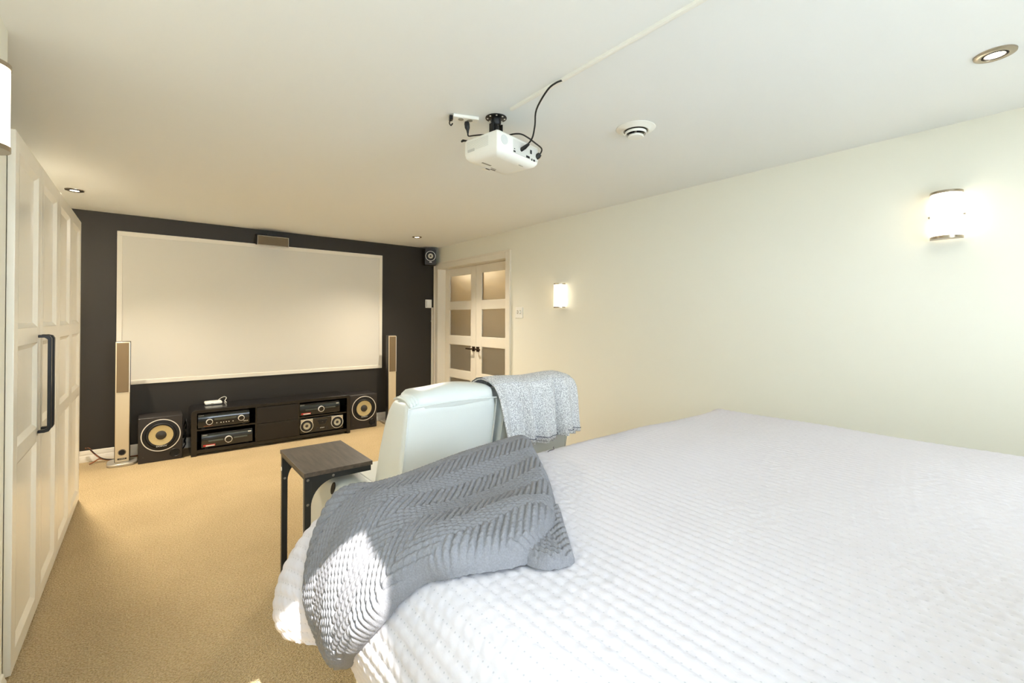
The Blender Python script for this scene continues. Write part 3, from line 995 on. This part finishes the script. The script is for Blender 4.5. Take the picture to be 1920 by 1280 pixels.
# router on the stand
t = thing('media_box', 'small white media box with a thin cable on top of the stand', 'media box', (0.515, 5.46, GZ))
mb = MB()
softbox(mb, 0.445, 0.590, 5.405, 5.52, GZ + 0.002, GZ + 0.030, 0.010, 4)
part('case', mb, m_plastic_w, t)
part('status_light', MB().box(0.495, 0.515, 5.403, 5.406, GZ + 0.012, GZ + 0.017), m_slotgrey, t)
part('cable', MB().tube([(0.560, 5.515, GZ + 0.020), (0.585, 5.535, GZ + 0.040), (0.622, 5.548, GZ + 0.052), (0.638, 5.530, GZ + 0.040), (0.622, 5.505, GZ + 0.014), (0.634, 5.490, GZ + 0.003), (0.612, 5.470, GZ + 0.003)], 0.0028, 8, 5), m_plastic_w, t)

# loose wires
t = thing('speaker_wire', 'loose copper-coloured speaker wire on the carpet by the left tower', 'wire', (-0.30, 5.5, 0))
part('wire', MB().tube([(-0.430, 5.535, 0.135), (-0.405, 5.530, 0.128), (-0.372, 5.515, 0.085), (-0.335, 5.50, 0.045), (-0.285, 5.49, 0.016), (-0.225, 5.47, 0.012), (-0.10, 5.50, 0.012), (0.05, 5.53, 0.012)], 0.0065, 8, 5), m_copper, t)
part('wire', MB().tube([(-0.398, 5.455, 0.007), (-0.372, 5.465, 0.016), (-0.338, 5.485, 0.034), (-0.300, 5.492, 0.022), (-0.235, 5.485, 0.010)], 0.0055, 8, 5), m_copper, t)
part('wire', MB().tube([(-0.425, 5.530, 0.140), (-0.395, 5.520, 0.118), (-0.350, 5.505, 0.062), (-0.300, 5.485, 0.028), (-0.220, 5.46, 0.014)], 0.0045, 8, 5), m_cable, t)
t = thing('cable_bundle', 'tangle of black cables between the left subwoofer and the stand', 'cables', (0.288, 5.46, 0))
for k in range(4):
    z = 0.02 + 0.05 * k
    part('cable', MB().tube([(0.275 + 0.006 * k, 5.50, z), (0.292, 5.46 - 0.01 * k, z + 0.05), (0.284 + 0.004 * k, 5.43, z + 0.10), (0.296, 5.47, z + 0.14), (0.282, 5.52, z + 0.06)], 0.005, 8, 4), m_cable if k != 2 else m_silver, t)

# ------------------------------------------------------------------ thermostat, switch, corner conduit
t = thing('thermostat', 'small white thermostat on the dark wall below the corner speaker', 'thermostat', (2.997, YB, 1.448))
part('case', MB().box(2.952, 3.042, YB - 0.024, YB, 1.448, 1.562), m_plastic_w, t, 0.004)
part('dial', MB().lathe([(0.001, -0.010), (0.017, -0.009), (0.019, 0)], (3.010, YB - 0.024, 1.520), 'y', 24), m_plastic_w, t)
part('scale_slot', MB().box(2.962, 2.966, YB - 0.0248, YB - 0.023, 1.462, 1.548), m_cap, t)

t = thing('light_switch', 'white double toggle light switch plate beside the french doors', 'light switch', (XR, 3.717, 1.312))
part('plate', MB().box(XR - 0.008, XR, 3.658, 3.776, 1.310, 1.425), m_plastic_w, t, 0.003)
for y in (3.694, 3.740):
    part('toggle', MB().box(XR - 0.020, XR - 0.007, y - 0.005, y + 0.005, 1.362, 1.386), m_plastic_w, t, 0.001)
    part('toggle_slot', MB().box(XR - 0.009, XR - 0.0075, y - 0.008, y + 0.008, 1.356, 1.392), m_slotgrey, t)

t = thing('corner_conduit', 'narrow white cable cover rising in the corner below the thermostat', 'cable cover', (3.062, YB, 0.1))
part('cover', MB().box(3.045, 3.079, YB - 0.016, YB, 0.10, 1.455), m_trim, t, 0.003)
part('clip', MB().box(3.040, 3.046, YB - 0.014, YB - 0.002, 1.26, 1.275), m_ring, t)

# ------------------------------------------------------------------ wardrobe
WY = [2.397 + 0.51325 * k for k in range(5)]
t = thing('wardrobe', 'tall white four-door wardrobe with panelled doors along the left wall', 'wardrobe', (-0.68, 3.42, 0))
WT = 1.990
cb = MB().box(-0.97, -0.403, WY[0] - 0.02, WY[0], 0.0, WT).box(-0.97, -0.403, WY[4] - 0.02, WY[4], 0.0, WT)
cb.box(-0.97, -0.403, WY[0], WY[4] - 0.02, WT - 0.02, WT).box(-0.97, -0.42, WY[0], WY[4] - 0.02, 0.0, 0.05)
cb.box(-0.97, -0.96, WY[0], WY[4] - 0.02, 0.05, WT - 0.02).box(-0.96, -0.405, WY[2] - 0.018, WY[2] + 0.018, 0.05, WT - 0.02)
part('carcass', cb, m_ward, t)
PAN = ((0.078, 0.756), (0.820, 1.190), (1.258, 1.908))
for k in range(4):
    y0, y1 = WY[k] + 0.002, WY[k + 1] - 0.002
    sw = 0.064
    mb = MB().box(-0.398, XW, y0, y0 + sw, 0.012, WT - 0.012).box(-0.398, XW, y1 - sw, y1, 0.012, WT - 0.012)
    zz = [0.012] + [z for p in PAN for z in p] + [WT - 0.012]
    for j in range(0, len(zz), 2):
        mb.box(-0.398, XW, y0 + sw, y1 - sw, zz[j], zz[j + 1])
    d = part('door', mb, m_ward, t, 0.002)
    for (z0, z1) in PAN:
        a0, a1 = y0 + sw, y1 - sw
        s_ = 0.020
        xi = XW - 0.013
        v = [(XW, a0, z0), (XW, a1, z0), (XW, a1, z1), (XW, a0, z1), (xi, a0 + s_, z0 + s_), (xi, a1 - s_, z0 + s_), (xi, a1 - s_, z1 - s_), (xi, a0 + s_, z1 - s_),
             (-0.396, a0, z0), (-0.396, a1, z0), (-0.396, a1, z1), (-0.396, a0, z1)]
        part('door_panel', MB().add(v, [(0, 1, 5, 4), (1, 2, 6, 5), (2, 3, 7, 6), (3, 0, 4, 7), (4, 5, 6, 7), (8, 11, 10, 9)]), m_ward, d, angle=20)
    if k < 2:
        yh = y1 - 0.040 if k == 0 else y0 + 0.040
        zt_, zb_ = 1.222, 0.790
        pr_ = [(XW, zt_), (XW + 0.022, zt_), (XW + 0.036, zt_ - 0.004), (XW + 0.042, zt_ - 0.016), (XW + 0.042, zb_ + 0.016), (XW + 0.036, zb_ + 0.004), (XW + 0.022, zb_), (XW, zb_),
               (XW, zb_ + 0.012), (XW + 0.020, zb_ + 0.012), (XW + 0.030, zb_ + 0.020), (XW + 0.030, zt_ - 0.020), (XW + 0.020, zt_ - 0.012), (XW, zt_ - 0.012)]
        part('handle', MB().prism(pr_, 'y', yh - 0.013, yh + 0.013), m_black, d, 0.002, label='long black bar handle')

# ------------------------------------------------------------------ C-shaped side table
t = thing('side_table', 'C-shaped side table with dark wood top and black steel legs by the recliner', 'side table', (0.53, 2.24, 0))
TX0, TX1, TY0, TY1, TZ = 0.512, 0.806, 2.022, 2.466, 0.650
part('table_top', MB().box(TX0, TX1, TY0, TY1, TZ - 0.018, TZ), m_wood, t, 0.001)
for y in (TY0 + 0.004, TY1 - 0.029):
    part('leg', MB().box(TX0 + 0.004, TX0 + 0.029, y, y + 0.025, 0.022, TZ - 0.018), m_tframe, t, 0.001)
    part('top_rail', MB().box(TX0 + 0.029, TX1 - 0.006, y, y + 0.025, TZ - 0.043, TZ - 0.018), m_tframe, t, 0.001)
    part('foot_rail', MB().box(TX0 + 0.004, TX1 - 0.006, y, y + 0.025, 0.0, 0.022), m_tframe, t, 0.001)
    xb, zb_ = TX0 + 0.029, TZ - 0.043
    g = [(xb, zb_)]
    R_ = 0.105
    for k in range(11):
        a = math.radians(90 + 90 * k / 10)
        g.append((xb + R_ + R_ * math.cos(a), zb_ - R_ + R_ * math.sin(a)))
    part('gusset', MB().prism(g, 'y', y + 0.002, y + 0.023), m_tframe, t)
    for (bx, bz) in ((TX0 + 0.016, TZ - 0.032), (TX0 + 0.120, TZ - 0.031), (TX0 + 0.016, TZ - 0.135)):
        part('bolt', MB().lathe([(0.0005, -0.003), (0.005, -0.002), (0.006, 0.0)], (bx, y, bz), 'y', 12), m_bolt, t)
part('floor_bar', MB().box(TX0 + 0.004, TX0 + 0.029, TY0 + 0.029, TY1 - 0.029, 0.0, 0.022), m_tframe, t)
part('top_crossbar', MB().box(TX0 + 0.004, TX0 + 0.029, TY0 + 0.029, TY1 - 0.029, TZ - 0.030, TZ - 0.018), m_tframe, t)
part('bolt', MB().lathe([(0.010, 0.0), (0.009, -0.003), (0.0005, -0.004)], (TX0 + 0.004, TY1 - 0.016, TZ - 0.090), 'x', 14), m_ring, t, label='white bolt cap')

# ------------------------------------------------------------------ white leather recliner pair


def back_ring(z, x0, x1, y0, y1, r, n=5):
    pts = []
    for (cx, cy, s0) in ((x1 - r, y1 - r, 0), (x0 + r, y1 - r, 90), (x0 + r, y0 + r, 180), (x1 - r, y0 + r, 270)):
        for k in range(n + 1):
            a = math.radians(s0 + 90.0 * k / n)
            pts.append((cx + r * math.cos(a), cy + r * math.sin(a), z))
    return pts


def recliner(x0, x1, label, arm_left, arm_right):
    t = thing('recliner_seat', label, 'recliner', ((x0 + x1) / 2, 2.05, 0), 0, 'white leather recliner seats')
    secs = [(0.30, 1.790, 2.06), (0.45, 1.768, 2.035), (0.60, 1.742, 1.985), (0.72, 1.716, 1.945), (0.84, 1.690, 1.895), (0.905, 1.680, 1.862), (0.94, 1.678, 1.842), (0.962, 1.690, 1.826), (0.974, 1.712, 1.800)]
    rings = []
    for i, (z, y0, y1) in enumerate(secs):
        ins = (0, 0, 0, 0, 0.002, 0.005, 0.010, 0.022, 0.045)[i]
        rings.append(back_ring(z, x0 + ins, x1 - ins, y0, y1, 0.022 if i < 6 else 0.03))
    part('backrest', MB().loft(rings), m_leather, t, angle=75)
    # rear panel with welt
    zc = [(0.40, 1.776), (0.60, 1.742), (0.72, 1.716), (0.84, 1.690), (0.935, 1.676)]
    w_ = [Vector((x0 + 0.012, y - 0.001, z)) for z, y in zc]
    part('side_welt', MB().tube(w_, 0.0035, 6, 3), m_leather, t)
    part('side_welt', MB().tube([Vector((x1 - 0.012, p.y, p.z)) for p in w_], 0.0035, 6, 3), m_leather, t)
    part('top_welt', MB().tube([(x0 + 0.012, 1.675, 0.937), (x0 + 0.10, 1.673, 0.943), ((x0 + x1) / 2, 1.672, 0.947), (x1 - 0.012, 1.675, 0.941)], 0.0035, 6, 4), m_leather, t)
    # headrest roll over the top
    N = 22
    rings = []
    xs0, xs1 = x0 + 0.035, x1 + 0.002
    for i in range(N + 1):
        u = i / N
        x = xs0 + (xs1 - xs0) * u
        e = min(1.0, (min(u, 1 - u) / 0.10)) ** 0.5 if min(u, 1 - u) > 0 else 0.0
        e = 0.30 + 0.70 * e
        crown = 0.050 + 0.014 * math.sin(math.pi * u)
        ring = []
        for k in range(20):
            a = 2 * math.pi * k / 20
            yy = 1.768 + 0.094 * e * math.copysign(abs(math.cos(a)) ** 0.8, math.cos(a))
            zz = 0.948 + (crown if math.sin(a) > 0 else 0.05) * e * math.copysign(abs(math.sin(a)) ** 0.8, math.sin(a)) + 0.003 * math.sin(9 * u + 2 * a)
            ring.append((x, yy, zz))
        rings.append(ring)
    part('headrest', MB().loft(rings), m_leather, t, angle=80)
    for k in range(3):
        part('pleat', MB().tube([(x0 + 0.030 + 0.013 * k, 1.676 + 0.004 * k, 0.940 + 0.004 * k), (x0 + 0.022 + 0.012 * k, 1.705, 0.966 + 0.004 * k), (x0 + 0.010 + 0.011 * k, 1.755, 0.974 + 0.004 * k), (x0 + 0.008 + 0.01 * k, 1.80, 0.962)], [0.004, 0.010, 0.011, 0.011, 0.010, 0.010, 0.008, 0.006, 0.006, 0.005, 0.004, 0.004, 0.003], 8, 4), m_leather, t)
    sb = MB()
    softbox(sb, x0 + 0.01, x1 - 0.01, 1.95, 2.60, 0.26, 0.47, 0.05)
    part('seat', sb, m_leather, t, angle=75)
    fb = MB()
    softbox(fb, x0 + 0.01, x1 - 0.01, 2.56, 2.68, 0.10, 0.44, 0.04)
    part('footrest', fb, m_leather, t, angle=75)
    part('base', MB().box(x0 + 0.02, x1 - 0.02, 1.86, 2.60, 0.0, 0.28), m_leather, t, 0.01)
    if arm_left:
        ab = MB()
        softbox(ab, x0 - 0.150, x0 + 0.005, 1.93, 2.62, 0.03, 0.575, 0.035)
        a_ = part('armrest', ab, m_leather, t, angle=75)
        el = []
        for k in range(20):
            q = 2 * math.pi * k / 20
            el.append((2.085 + 0.022 * math.cos(q) + 0.02 * math.sin(q), 0.545 - 0.032 * math.sin(q) * 1.0 - 0.004))
        part('release_slot', MB().prism(el, 'x', x0 - 0.1525, x0 - 0.1490), m_dark, a_, label='dark oval recline lever recess')
    if arm_right:
        ab = MB()
        softbox(ab, x1 - 0.005, x1 + 0.150, 1.93, 2.62, 0.03, 0.575, 0.035)
        part('armrest', ab, m_leather, t, angle=75)
    return t


recliner(0.800, 1.265, 'white leather recliner seat with bare backrest next to the side table', True, False)
recliner(1.292, 1.775, 'white leather recliner seat with the grey towel over its backrest', False, True)

# towel over the second backrest
t = thing('terry_towel', 'light grey terry towel draped over the recliner backrest', 'towel', (1.53, 1.70, 0.69))


def towel_sheet(off, zend, xa, xb, phase, zfront=0.82):
    nu, nv = 90, 70
    # path over the back: front side up, over the roll, down the rear
    path = [(1.905, zfront), (1.888, 0.90), (1.872, 0.955), (1.845, 0.992), (1.805, 1.012), (1.765, 1.018), (1.722, 1.012), (1.686, 0.990), (1.668, 0.955), (1.660, 0.90), (1.656, 0.83), (1.652, 0.76), (1.650, zend)]
    P = [Vector((0, y, z)) for y, z in path]
    L = [0.0]
    for i in range(1, len(P)):
        L.append(L[-1] + (P[i] - P[i - 1]).length)
    v, f = [], []
    for j in range(nv + 1):
        s = L[-1] * j / nv
        i = max(k for k in range(len(L)) if L[k] <= s + 1e-9)
        i = min(i, len(P) - 2)
        q = (s - L[i]) / (L[i + 1] - L[i])
        p = P[i].lerp(P[i + 1], q)
        d = (P[i + 1] - P[i]).normalized()
        nrm = Vector((0, d.z, -d.y)) * -1
        if nrm.z < 0 and abs(nrm.z) > 0.5:
            nrm = -nrm
        rear = max(0.0, (j / nv - 0.48) / 0.52)
        for k in range(nu + 1):
            u = k / nu
            x = xa[0] * (1 - rear) + xa[1] * rear
            xe = xb
            x = x + (xe - x) * u
            rip = 1.5 * (0.013 * math.sin(5.2 * u * 2 * math.pi * 0.75 + phase + 0.8 * rear) + 0.008 * math.sin(11.0 * u * 2 * math.pi * 0.6 + 2 * phase) + 0.016 * math.exp(-((u - 0.22 - 0.05 * rear) / 0.035) ** 2) * -1 - 0.018 * math.exp(-((u - 0.70) / 0.022) ** 2))
            yy = p.y - 0.010 - rear ** 0.7 * (rip + 0.010) if rear > 0 else p.y
            edge = 0.0
            if rear > 0 and u > 0.96:
                yy += 0.03 * ((u - 0.96) / 0.04) ** 2
            zz = p.z + off * 0.5 + 0.004 * math.sin(9 * u + phase)
            if rear > 0:
                zz += rear ** 3 * (0.010 * math.sin(3.1 * u + 0.5) + (0.016 if u > 0.70 else 0.0))
                # right shoulder of the backrest falls away
            drop = max(0.0, (u - 0.86) / 0.14)
            zz -= 0.030 * drop ** 2 * (1 - rear)
            v.append((x, yy + off * (1 if rear > 0.1 else 0), zz))
    for j in range(nv):
        for k in range(nu):
            a = j * (nu + 1) + k
            f.append((a, a + 1, a + nu + 2, a + nu + 1))
    mb = MB().add(v, f)
    return mb, v, nu, nv


mb, vv, nu, nv = towel_sheet(0.0, 0.700, (1.232, 1.275), 1.792, 0.4)
o = part('outer_layer', mb, m_terry, t, angle=80)
sd = o.modifiers.new('thick', 'SOLIDIFY')
sd.thickness = 0.006
mb2, _, _, _ = towel_sheet(0.010, 0.684, (1.230, 1.300), 1.765, 0.4)
o = part('under_layer', mb2, m_terry, t, angle=80)
hem = MB()
row = (nv - 2) * (nu + 1)
pts = [Vector(vv[row + k]) + Vector((0, -0.004, 0.003)) for k in range(int(nu * 0.24), nu + 1)]
hem.tube(pts, 0.0016, 5, 1)
part('hem_stitching', hem, mat('navy_thread', (70, 74, 88), 0.9), t)

# ------------------------------------------------------------------ bed
BX0, BX1, BYF, BYH, BZ = 0.500, 2.490, 1.235, -0.780, 0.800
t = thing('king_bed', 'wide low bed base and mattress under the white quilt', 'bed', (1.5, 0.22, 0))
part('mattress', MB().box(BX0 - 0.045, BX1 + 0.045, BYH - 0.02, BYF + 0.040, 0.46, BZ - 0.03), m_white_base, t, 0.05, 4)
part('box_spring', MB().box(BX0 - 0.045, BX1 + 0.045, BYH - 0.02, BYF + 0.035, 0.20, 0.455), m_white_base, t, 0.02)
part('bed_skirt', MB().box(BX0 - 0.048, BX1 + 0.048, BYH, BYF + 0.03, 0.015, 0.24), m_white_base, t, 0.01)
for (x, y) in ((BX0 + 0.02, BYH + 0.05), (BX1 - 0.06, BYH + 0.05), (BX0 + 0.02, BYF - 0.06), (BX1 - 0.06, BYF - 0.06)):
    part('leg', MB().box(x, x + 0.05, y, y + 0.05, 0.0, 0.21), m_black, t)


def sstep(x):
    x = np.clip(x, 0, 1)
    return x * x * (3 - 2 * x)


def cloth(a, b):
    """where the quilt cloth point (a, b) lies when the cloth hangs over the bed; a along x, b along y, in metres"""
    a = np.asarray(a, float)
    b = np.asarray(b, float)
    dl = np.maximum(BX0 - a, 0)
    dr = np.maximum(a - BX1, 0)
    da = dl + dr
    db = np.maximum(b - BYF, 0)
    d = np.sqrt(da * da + db * db)
    th = np.arctan2(db, np.maximum(da, 1e-9))
    th = np.where(d < 1e-9, 0.0, th)
    cor = np.sin(2 * th) ** 2 * (da > 0) * (db > 0)
    E = 0.135 + 0.145 * cor
    D = 0.21 + 0.12 * cor
    tau_side = np.where(dl > 0, math.radians(-14.0), math.radians(4.0))
    tau = tau_side * np.cos(th) ** 2 + math.radians(3) * np.sin(th) ** 2 + math.radians(-20) * cor
    sa = math.pi / 2 * np.sqrt((E * E + D * D) / 2)
    Lmax = 0.445 + 0.09 * cor
    d = np.minimum(d, Lmax)
    ph = np.clip(d / sa, 0, 1) * math.pi / 2
    rest = np.maximum(d - sa, 0)
    k = sstep(rest / 0.10)
    out = E * np.sin(ph) + rest * np.sin(tau) * (0.3 + 0.7 * k)
    drop = D * (1 - np.cos(ph)) + rest * np.cos(tau)
    cx = np.clip(a, BX0, BX1)
    cy = np.minimum(b, BYF)
    ux = np.where(dl > 0, -np.cos(th), np.where(dr > 0, np.cos(th), 0.0))
    uy = np.where(db > 0, np.sin(th), 0.0)
    return np.stack([cx + ux * out, cy + uy * out, BZ - drop], -1), d, Lmax


def cloth_normal(a, b, e=0.003):
    p1, _, _ = cloth(a + e, b)
    p0, _, _ = cloth(a - e, b)
    q1, _, _ = cloth(a, b + e)
    q0, _, _ = cloth(a, b - e)
    n = np.cross(p1 - p0, q1 - q0)
    l = np.linalg.norm(n, axis=-1, keepdims=True)
    return n / np.maximum(l, 1e-9)


def grid_mesh(name, a, b, P, keep, material, uvname='cloth'):
    na, nb = P.shape[0], P.shape[1]
    idx = np.arange(na * nb).reshape(na, nb)
    q = np.stack([idx[:-1, :-1], idx[1:, :-1], idx[1:, 1:], idx[:-1, 1:]], -1).reshape(-1, 4)
    q = q[keep.reshape(-1)]
    used = np.unique(q)
    remap = -np.ones(na * nb, int)
    remap[used] = np.arange(len(used))
    V = P.reshape(-1, 3)[used]
    q = remap[q]
    me = bpy.data.meshes.new(name)
    me.from_pydata(V.tolist(), [], q.tolist())
    uvl = me.uv_layers.new(name=uvname)
    AB = np.stack([a.reshape(-1)[used], b.reshape(-1)[used]], -1)
    li = np.zeros(len(me.loops), int)
    me.loops.foreach_get('vertex_index', li)
    uvl.data.foreach_set('uv', AB[li].reshape(-1).astype(np.float32))
    me.shade_smooth()
    me.materials.append(material)
    me.update()
    o = bpy.data.objects.new(name, me)
    C.objects.link(o)
    return o


rng = np.random.default_rng(3)


def soft_noise(a, b, waves):
    h = np.zeros_like(a)
    for (ka, kb, ph, am) in waves:
        h = h + am * np.sin(ka * a + kb * b + ph)
    return h


WAVES = [(3.1, 2.2, 0.4, 0.0035), (-4.4, 5.1, 1.9, 0.0025), (9.0, -3.5, 2.2, 0.0016), (2.0, 11.0, 0.7, 0.0014), (17, 6, 1.0, 0.0008)]


def quilt_height(a, b):
    sn = np.abs(np.sin(math.pi * a / QP))
    row_ = np.round(a / QP)
    puck = np.cos(2 * math.pi * (b / QS + 0.5 * np.mod(np.abs(row_), 2)))
    h = 0.0038 * sn ** 0.7 + 0.0007 * (1 - sn) ** 2 * (-puck) + 0.0008 * sn * np.sin(2 * math.pi * b / 0.031 + 9 * np.sin(3.1 * a) + 2.2 * np.sin(57 * a))
    return h


aa = np.arange(BX0 - 0.62, BX1 + 0.55, QP / 5)
bb = np.arange(BYH, BYF + 0.62, 0.0048)
A, B = np.meshgrid(aa, bb, indexing='ij')
P, d_, L_ = cloth(A, B)
nn = cloth_normal(A, B)
side = np.clip(d_ / 0.35, 0, 1)
fold = 0.006 * np.sin(B * 13 + 1.0) * side ** 2 * (A < BX0) + 0.008 * np.sin(A * 14) * side ** 2 * (B > BYF)
P = P + nn * (quilt_height(A, B) + soft_noise(A, B, WAVES) + fold)[..., None]
daR = np.maximum(BX0 - A, 0) + np.maximum(A - BX1, 0)
dbR = np.maximum(B - BYF, 0)
dR = np.sqrt(daR ** 2 + dbR ** 2)
inside = dR < L_ + 1e-6
keep = inside[:-1, :-1] | inside[1:, :-1] | inside[1:, 1:] | inside[:-1, 1:]
qo = grid_mesh('quilt', A, B, P, keep, m_quilt)
tag(qo, 'white channel-stitched quilt spread over the whole bed', 'quilt')

# ------------------------------------------------------------------ slate knitted blanket on the foot corner
BL_POLY = np.array([
    (1.10, 1.33), (0.90, 1.36), (0.65, 1.36), (0.47, 1.34), (0.384, 1.31), (0.32, 1.305), (0.256, 1.308), (0.164, 1.318), (0.095, 1.30), (0.060, 1.225), (0.072, 1.124), (0.184, 1.004), (0.296, 0.88),
    (0.36, 0.836), (0.412, 0.80), (0.46, 0.748), (0.564, 0.70), (0.62, 0.695), (0.68, 0.72), (0.76, 0.77), (0.908, 0.948), (1.064, 1.188), (1.115, 1.27)])
FLAP = np.array([(0.60, 0.72), (0.605, 0.668), (0.635, 0.645), (0.675, 0.64), (0.70, 0.665), (0.765, 0.75), (0.83, 0.84), (0.76, 0.82), (0.66, 0.76)])


def smooth_poly(poly, n=6):
    m = len(poly)
    out = []
    for i in range(m):
        p0, p1, p2, p3 = poly[i - 1], poly[i], poly[(i + 1) % m], poly[(i + 2) % m]
        for k in range(n):
            t_ = k / n
            out.append(0.5 * (2 * p1 + (p2 - p0) * t_ + (2 * p0 - 5 * p1 + 4 * p2 - p3) * t_ ** 2 + (3 * p1 - p0 - 3 * p2 + p3) * t_ ** 3))
    return np.array(out)


def poly_distance(a, b, poly):
    """signed distance (inside positive) and nearest outline point"""
    p = np.stack([a.reshape(-1), b.reshape(-1)], -1)
    best = np.full(len(p), 1e9)
    near = np.zeros_like(p)
    ins = np.zeros(len(p), bool)
    m = len(poly)
    for i in range(m):
        q0, q1 = poly[i], poly[(i + 1) % m]
        e = q1 - q0
        tt = np.clip(((p - q0) @ e) / (e @ e), 0, 1)
        c = q0 + tt[:, None] * e
        dd = np.linalg.norm(p - c, axis=1)
        s_ = dd < best
        best[s_] = dd[s_]
        near[s_] = c[s_]
        cond = ((q0[1] > p[:, 1]) != (q1[1] > p[:, 1]))
        with np.errstate(divide='ignore', invalid='ignore'):
            xi = (q1[0] - q0[0]) * (p[:, 1] - q0[1]) / (q1[1] - q0[1]) + q0[0]
        ins ^= cond & (p[:, 0] < xi)
    sdv = np.where(ins, best, -best)
    return sdv.reshape(a.shape), near.reshape(a.shape + (2,))


RP, RB, ZW = 0.0205, 0.0100, 0.072      # rib pitch, bead pitch, chevron half width


def knit_height(a, b):
    tri = np.abs(np.mod(b / ZW, 2.0) - 1.0) * ZW          # zigzag across the blanket
    rr = (a + 1.0 * tri) / RP
    rib = np.abs(np.sin(math.pi * rr))
    bead = np.abs(np.sin(math.pi * (b / RB + 0.5 * np.mod(np.floor(rr), 2))))
    return 0.0120 * rib ** 0.42 * (0.68 + 0.32 * bead ** 0.6)


def blanket_patch(name, poly, T, wdt, lift, parent, rot=0.0, step=0.0028, bulge=None):
    pl_ = smooth_poly(np.array(poly))
    a0, b0 = pl_.min(0) - 0.01
    a1, b1 = pl_.max(0) + 0.01
    A, B = np.meshgrid(np.arange(a0, a1, step), np.arange(b0, b1, step), indexing='ij')
    sdv, near = poly_distance(A, B, pl_)
    inside = sdv > 0
    A2 = np.where(inside, A, near[..., 0])
    B2 = np.where(inside, B, near[..., 1])
    P, d_, L_ = cloth(A2, B2)
    nn = cloth_normal(A2, B2)
    s_ = np.clip(sdv / wdt, 0, 1)
    prof = np.sqrt(np.maximum(1 - (1 - s_) ** 2, 0))
    Tm = np.full(A.shape, T)
    if bulge is not None:
        Tm = bulge(A2, B2, Tm)
    ca, cb_ = math.cos(rot), math.sin(rot)
    ka, kb = A2 * ca + B2 * cb_, -A2 * cb_ + B2 * ca
    hgt = lift + Tm * prof + knit_height(ka, kb) * np.clip(s_ * 3, 0.3, 1)
    P = P + nn * hgt[..., None]
    keep = inside[:-1, :-1] | inside[1:, :-1] | inside[1:, 1:] | inside[:-1, 1:]
    o = grid_mesh(name, A2, B2, P, keep, m_knit)
    if parent is not None:
        off = root_loc(parent)
        me = o.data
        co = np.zeros(len(me.vertices) * 3)
        me.vertices.foreach_get('co', co)
        co = co.reshape(-1, 3) - np.array(off)
        me.vertices.foreach_set('co', co.reshape(-1))
        o.parent = parent
    return o


t = thing('knit_blanket', 'slate grey chevron knit blanket hanging over the foot corner of the bed', 'blanket', (0.85, 1.08, BZ))


def bl_bulge(a, b, T):
    g = np.exp(-((a - 1.12) / 0.16) ** 2) * 0.030
    wv = 0.012 * np.sin(9 * a + 5 * b) + 0.006 * np.sin(21 * b - 6 * a)
    g = g + 0.034 * np.exp(-((a - 0.69) / 0.10) ** 2 - ((b - 0.79) / 0.11) ** 2)
    return T + g + wv * np.clip((a - 0.2) / 0.3, 0, 1)


blanket_patch('top_layer', BL_POLY, 0.036, 0.05, 0.006, t, 0.0, 0.0028, bl_bulge)
blanket_patch('folded_end', FLAP, 0.020, 0.02, 0.003, t, 1.1, 0.0028)

# ------------------------------------------------------------------ dark thread lying on the quilt
tag(part('loose_thread', MB().tube([(1.160, 1.232, 0.808), (1.175, 1.237, 0.809), (1.190, 1.238, 0.809), (1.203, 1.243, 0.809), (1.207, 1.252, 0.811), (1.215, 1.258, 0.811)], 0.0011, 6, 4), m_thread),
    'small dark loose thread lying on the quilt near the foot of the bed', 'thread')
